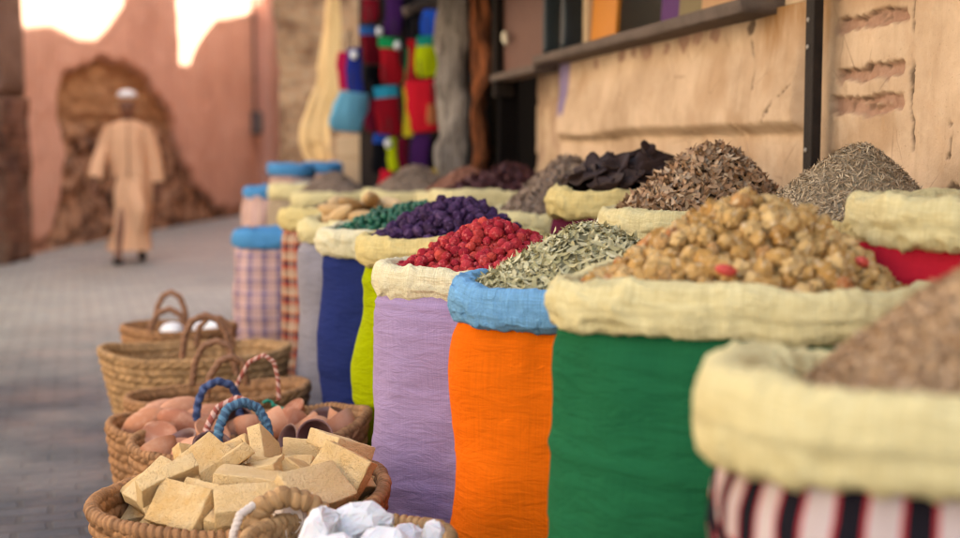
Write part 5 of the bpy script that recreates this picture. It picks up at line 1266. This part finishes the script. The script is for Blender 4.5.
# pumice slabs (settled positions)
m = NT('pumice', .9, .15); v = m.mapping('Object')
oi = m.node('ShaderNodeObjectInfo')
bs = m.ramp(oi.outputs['Random'], [(0, (.52, .29, .095)), (.35, (.60, .38, .155)), (.7, (.68, .47, .23)), (1, (.56, .33, .12))])
vo = m.voro(v, 260); pit = m.ramp(vo.outputs['Distance'], [(.12, (0, 0, 0)), (.42, (1, 1, 1))])
bs = m.mix(m.ramp(m.noise(v, 28, 5), [(.35, (0, 0, 0)), (.7, (.7, .7, .7))]), bs, (.70, .51, .28)); bs = m.mix(m.math('MULTIPLY', m.ramp(m.noise(v, 620, 1), [(.5, (0, 0, 0)), (.75, (1, 1, 1))]), .28), bs, (.46, .26, .10))
m.color(bs); p = m.bump(pit, .6, .004); m.bump(m.noise(v, 75, 6, .7), .7, .009, p); PUM = m.m
def slab(dim, seed):
    bm = bmesh.new(); bmesh.ops.create_cube(bm, size=1); bmesh.ops.scale(bm, vec=dim, verts=bm.verts)
    bmesh.ops.bevel(bm, geom=list(bm.edges), offset=.0022, segments=2, profile=.5, affect='EDGES')
    bmesh.ops.subdivide_edges(bm, edges=[e for e in bm.edges if e.calc_length() > .012], cuts=6, use_grid_fill=True)
    bm.verts.index_update(); V = np.array([v_.co[:] for v_ in bm.verts]); Fc = [[v_.index for v_ in f.verts] for f in bm.faces]; bm.free()
    V = V + .0016 * np.stack([fbm(V, 45, seed + i) for i in range(3)], 1) + .003 * np.stack([vn(V, 14, seed + 5 + i) for i in range(3)], 1)
    return V, Fc
def place_in(root, it):
    c, s_ = math.cos(root.rotation_euler.z), math.sin(root.rotation_euler.z)
    return c, s_
pos = []
hs = .42
for n_, it in enumerate(BAKED['soap']):
    V, Fc = slab([q_ * 1.1 for q_ in it[1:4]], n_ * 7)
    o = mk('pumice_slab', V, Fc, PUM, None, True)
    Mr = Matrix.Rotation(b1.rotation_euler.z, 4, 'Z')
    x = it[4]; y = it[5]; z = it[6] + hs - .028 + .012 * (x / .3)
    o.location = Vector((b1.location.x, b1.location.y, 0)) + Mr @ Vector((x, y, z))
    o.rotation_euler = (Mr @ Euler(it[7:10]).to_matrix().to_4x4()).to_euler()
    mz_ = Euler(it[7:10]).to_matrix()
    if abs(mz_[2][2]) < .45 and x < -.12:
        bpy.data.objects.remove(o); continue
    pos.append((x, y, it[6], o))
    props(o, 'tan pumice slab in the heap in the wide palm basket', 'pumice slab', 'pumice slabs heaped in the wide basket')
V, Fc = [], []
a = Acc()
rr = np.linspace(.01, .93, 16); ph = np.linspace(0, 2 * PI, 60, endpoint=False); Rr, Pp = np.meshgrid(rr, ph, indexing='ij')
Vm = np.stack([.29 * Rr.ravel() * np.cos(Pp.ravel()), .27 * Rr.ravel() * np.sin(Pp.ravel()), hs - .05 - .09 * Rr.ravel() ** 2], 1)
Vm[:, 2] += .02 * ridge(Vm * [1, 1, 0], 14, 3)
o = mk('pumice_rubble', Vm, grid_faces(60, 16), PUM); o.location = (b1.location.x, b1.location.y, 0); o.rotation_euler = b1.rotation_euler
props(o, 'broken pumice under the slabs in the wide palm basket', 'pumice', kind='stuff')

# terracotta cups, lids and scrapers
m = NT('terracotta', .8, .2); v = m.mapping('Object'); oi = m.node('ShaderNodeObjectInfo')
c = m.ramp(oi.outputs['Random'], [(0, (.40, .165, .085)), (.5, (.50, .235, .135)), (1, (.34, .125, .07))])
c = m.mix(m.ramp(m.noise(v, 30, 4), [(.45, (0, 0, 0)), (.75, (.6, .6, .6))]), c, (.56, .34, .23)); m.color(c); m.bump(m.noise(v, 90, 4), .3, .004); TERR = m.m
GLZ = plain('dark_purple_glaze', (.15, .07, .06), .45, .5, 20, .2, 60, .4)
def lathe(prof, ns=28):
    ph = np.linspace(0, 2 * PI, ns, endpoint=False)
    V = np.concatenate([np.stack([r_ * np.cos(ph), r_ * np.sin(ph), 0 * ph + z_], 1) for r_, z_ in prof])
    return V, grid_faces(ns, len(prof))
cupo = [(.001, -.029), (.018, -.029), (.026, -.022), (.037, -.004), (.043, .016), (.0445, .029)]
cupi = [(.0445, .029), (.0405, .030), (.0385, .016), (.032, -.004), (.02, -.019), (.001, -.022)]
lid = [(.001, -.026), (.040, -.028), (.045, -.031), (.046, -.027), (.036, -.012), (.024, .008), (.014, .022), (.012, .027), (.0145, .033), (.010, .039), (.001, .040)]
def cupobj(V0, seed):
    k = 1 + .05 * vn(V0, 30, seed)
    return V0 * k[:, None]
Mr = Matrix.Rotation(b2.rotation_euler.z, 4, 'Z')
protos = {}
for n_, it in enumerate(BAKED['cups']):
    loc = Vector((b2.location.x, b2.location.y, 0)) + Mr @ Vector((it[4] * 1.12, it[5] * 1.08, it[6] + .385 + .05 * it[4] / .28 * .6))
    rot = (Mr @ Euler(it[7:10]).to_matrix().to_4x4()).to_euler()
    if n_ % 3 == 1 and it[6] > -.03:
        qv = Vector((random.uniform(-.7, .9), random.uniform(-1.0, .1), random.uniform(.25, .9))).to_track_quat('Z', 'X'); rot = qv.to_euler()
    if it[0] == 'cup':
        rm = rot.to_matrix()
        if rm[2][2] < .1: rot = (rm @ Matrix.Rotation(PI, 3, 'X')).to_euler()
        if 'cup' not in protos:
            V, Fc = lathe(cupo); o = mk('terracotta_cup', V, Fc, TERR); V, Fc = lathe(cupi); mk('glazed_inside', V, Fc, GLZ, o); protos['cup'] = o
        else: o = copy_tree(protos['cup'])
        props(o, 'small terracotta cup with dark purple inside in the handled basket', 'cup', 'terracotta cups in the basket with twisted handles')
    else:
        if 'lid' not in protos:
            V, Fc = lathe(lid); o = mk('terracotta_cone', V, Fc, TERR); protos['lid'] = o
        else: o = copy_tree(protos['lid'])
        props(o, 'pointed terracotta cone among the cups in the handled basket', 'cone pot', 'terracotta cones in the basket with twisted handles')
    o.location = loc; o.rotation_euler = rot
    sv = 1.0 + .35 * (rng.random() - .3); o.scale = (sv, sv, sv)
def filler(root, a_, b_, z, name, label, cat, mat, sd):
    rr = np.linspace(.01, .95, 14); ph = np.linspace(0, 2 * PI, 60, endpoint=False); Rr, Pp = np.meshgrid(rr, ph, indexing='ij')
    Vm = np.stack([a_ * Rr.ravel() * np.cos(Pp.ravel()), b_ * Rr.ravel() * np.sin(Pp.ravel()), z + 0 * Rr.ravel()], 1); Vm[:, 2] += .03 * ridge(Vm, 12, sd) - .03 * Rr.ravel() ** 2
    o = mk(name, Vm, grid_faces(60, 14), mat); o.location = (root.location.x, root.location.y, 0); o.rotation_euler = root.rotation_euler
    return props(o, label, cat, kind='stuff')
filler(b2, .28, .25, .31, 'pottery_rubble', 'lower layers of terracotta under the cups', 'pottery', TERR, 4)
filler(b3, .25, .18, .29, 'pottery_rubble', 'lower layers of terracotta under the scrapers', 'pottery', TERR, 5)
Mr = Matrix.Rotation(b3.rotation_euler.z, 4, 'Z')
scm = []
for s_ in range(4):
    V, Fc = lumpy(s_ + 200, .08, 1.1, (.036, .033, .068), 3, .02); me = bpy.data.meshes.new('terracotta_scraper'); me.from_pydata(V.tolist(), [], Fc.tolist()); me.update(); me.materials.append(TERR); me.polygons.foreach_set('use_smooth', np.ones(len(me.polygons), bool)); scm.append(me)
first = None
for n_, it in enumerate(BAKED['cups2']):
    o = bpy.data.objects.new('terracotta_scraper', scm[0]) if first is None else first.copy(); first = o; o.data = scm[n_ % 4]; COL.objects.link(o)
    o.location = Vector((b3.location.x, b3.location.y, 0)) + Mr @ Vector((it[4], it[5], it[6] + .345)); o.rotation_euler = (Mr @ Euler(it[7:10]).to_matrix().to_4x4()).to_euler()
    props(o, 'rounded terracotta scraper in the basket behind the cups', 'scraper', 'terracotta scrapers in the third basket')
# bits of green twine
TW = plain('green_twine', (.02, .20, .13), .7, .3, 30, .4, 100)
for nm, lab, (px, py, d), sd in (('green_twine', 'tangle of green twine at the edge of the pumice basket', (215, 452, 3.08), 1), ('green_twine', 'knot of green twine on the rim of the cup basket', (272, 404, 3.65), 2)):
    rg = np.random.default_rng(sd); K = np.cumsum(rg.normal(size=(14, 3)) * [.012, .008, .006], 0); K -= K.mean(0); t = np.linspace(0, 13, 120)
    Pk = np.stack([np.interp(t, np.arange(14), K[:, i]) for i in range(3)], 1); Pk = np.array([np.convolve(np.pad(Pk[:, i], 6, 'edge'), np.ones(13) / 13, 'valid') for i in range(3)]).T
    V, Fc = tube(Pk, .0045, 8); o = mk(nm, V, Fc, TW); o.location = at(px, py, d); props(o, lab, 'twine')

# white crystals, fluff and stones
m = NT('white_crystal', .45, .45); v = m.mapping('Object')
m.color(m.mix(m.noise(v, 25, 5), (.52, .50, .51), (.78, .77, .78))); m.b.inputs['Subsurface Weight'].default_value = .35; m.b.inputs['Subsurface Scale'].default_value = .02
m.bump(m.noise(v, 80, 5, .65), .6, .008); CRY = m.m
def crystal(seed, dims, n=44):
    rg = np.random.default_rng(seed); bm = bmesh.new()
    for p_ in rg.normal(size=(n, 3)):
        p_ = p_ / np.linalg.norm(p_) * np.array(dims); bm.verts.new(p_)
    bmesh.ops.convex_hull(bm, input=list(bm.verts))
    bmesh.ops.delete(bm, geom=[v_ for v_ in bm.verts if not v_.link_faces], context='VERTS')
    bmesh.ops.triangulate(bm, faces=list(bm.faces)); bmesh.ops.subdivide_edges(bm, edges=[e for e in bm.edges if e.calc_length() > .012], cuts=3)
    bm.verts.index_update(); V = np.array([v_.co[:] for v_ in bm.verts]); Fc = [[v_.index for v_ in f.verts] for f in bm.faces]; bm.free()
    V = V + .007 * np.stack([fbm(V, 34, seed + i, 4) for i in range(3)], 1) + .003 * np.stack([ridge(V, 55, seed + 9 + i) for i in range(3)], 1) + .0016 * np.stack([vn(V, 120, seed + i) for i in range(3)], 1)
    return V, Fc
for n_, (px, py, d, dims, lab) in enumerate(((362, 524, 2.36, (.062, .05, .045), 'largest white crystal lump at the centre of the front basket'), (318, 536, 2.30, (.055, .05, .04), 'white crystal lump in front of the coiled handle'), (436, 541, 2.36, (.04, .04, .03), 'small white crystal against the right rim of the front basket'), (385, 551, 2.25, (.06, .05, .04), 'white crystal lump low at the frame edge in the front basket'), (338, 530, 2.42, (.04, .035, .03), 'white crystal tucked behind the largest lump'), (405, 545, 2.42, (.045, .04, .035), 'white crystal between the largest lump and the right rim'), (345, 565, 2.22, (.06, .06, .05), 'lowest white crystal in the front basket'))):
    V, Fc = crystal(n_ + 5, dims); o = mk('white_crystal', V, Fc, CRY, None, False); o.location = at(px, py, d); o.rotation_euler = (n_, n_ * 2, n_ * .7); props(o, lab, 'crystal', 'white crystals in the front basket')
filler(b0, .165, .16, .40, 'crystal_rubble', 'crushed white crystal filling the front basket', 'crystal', CRY, 6)
rg = np.random.default_rng(12); a = Acc()
for k in range(70):
    s0 = rg.normal(size=3) * [.02, .016, .016]; dr_ = rg.normal(size=3); dr_ /= np.linalg.norm(dr_)
    P_ = s0 + np.outer(np.linspace(-.5, .5, 7), dr_) * .06 + np.outer(np.sin(np.linspace(0, 3, 7)), rg.normal(size=3)) * .012
    V, Fc = tube(P_, [.0006, .001, .0013, .0014, .0013, .001, .0005], 5); a.add(V, Fc)
V, Fc = lumpy(300, .45, 1.6, (.034, .026, .026), 3, .25); a.add(V, Fc.tolist())
o = a.build('loofah_fibre', plain('pale_fibre', (.62, .48, .37), .8, .2, 30), None, True); o.location = at(291, 519, 2.48); props(o, 'tuft of pale fluffy fibre framed by the coiled handle', 'fibre')
STW = plain('white_stone', (.78, .76, .76), .6, .06, 20, .3, 60)
for n_, (px, py, d, r_, lab) in enumerate(((172, 331, 5.35, .045, 'white stone seen through the handle of the farthest basket'), (200, 327, 5.5, .05, 'bright white stone in the farthest basket'), (217, 327, 5.45, .048, 'white stone at the right rim of the farthest basket'))):
    V, Fc = lumpy(310 + n_, .15, 1.2, (r_ * 1.1, r_, r_ * .8), 3, .04); o = mk('white_stone', V, Fc, STW); o.location = at(px, py, d); props(o, lab, 'stone', 'white stones in the farthest basket')
filler(b6, .21, .175, .34, 'stone_rubble', 'pale stones lying low in the farthest basket', 'stone', STW, 9)
V, Fc = lumpy(320, .08, 1.2, (.16, .14, .12), 3, .02); o = mk('white_bundle', V, Fc, STW); o.location = at(212, 330, 6.3) - Vector((0, 0, .0)); o.location.z = .12; props(o, 'rounded white bundle on the paving behind the farthest basket', 'bundle')
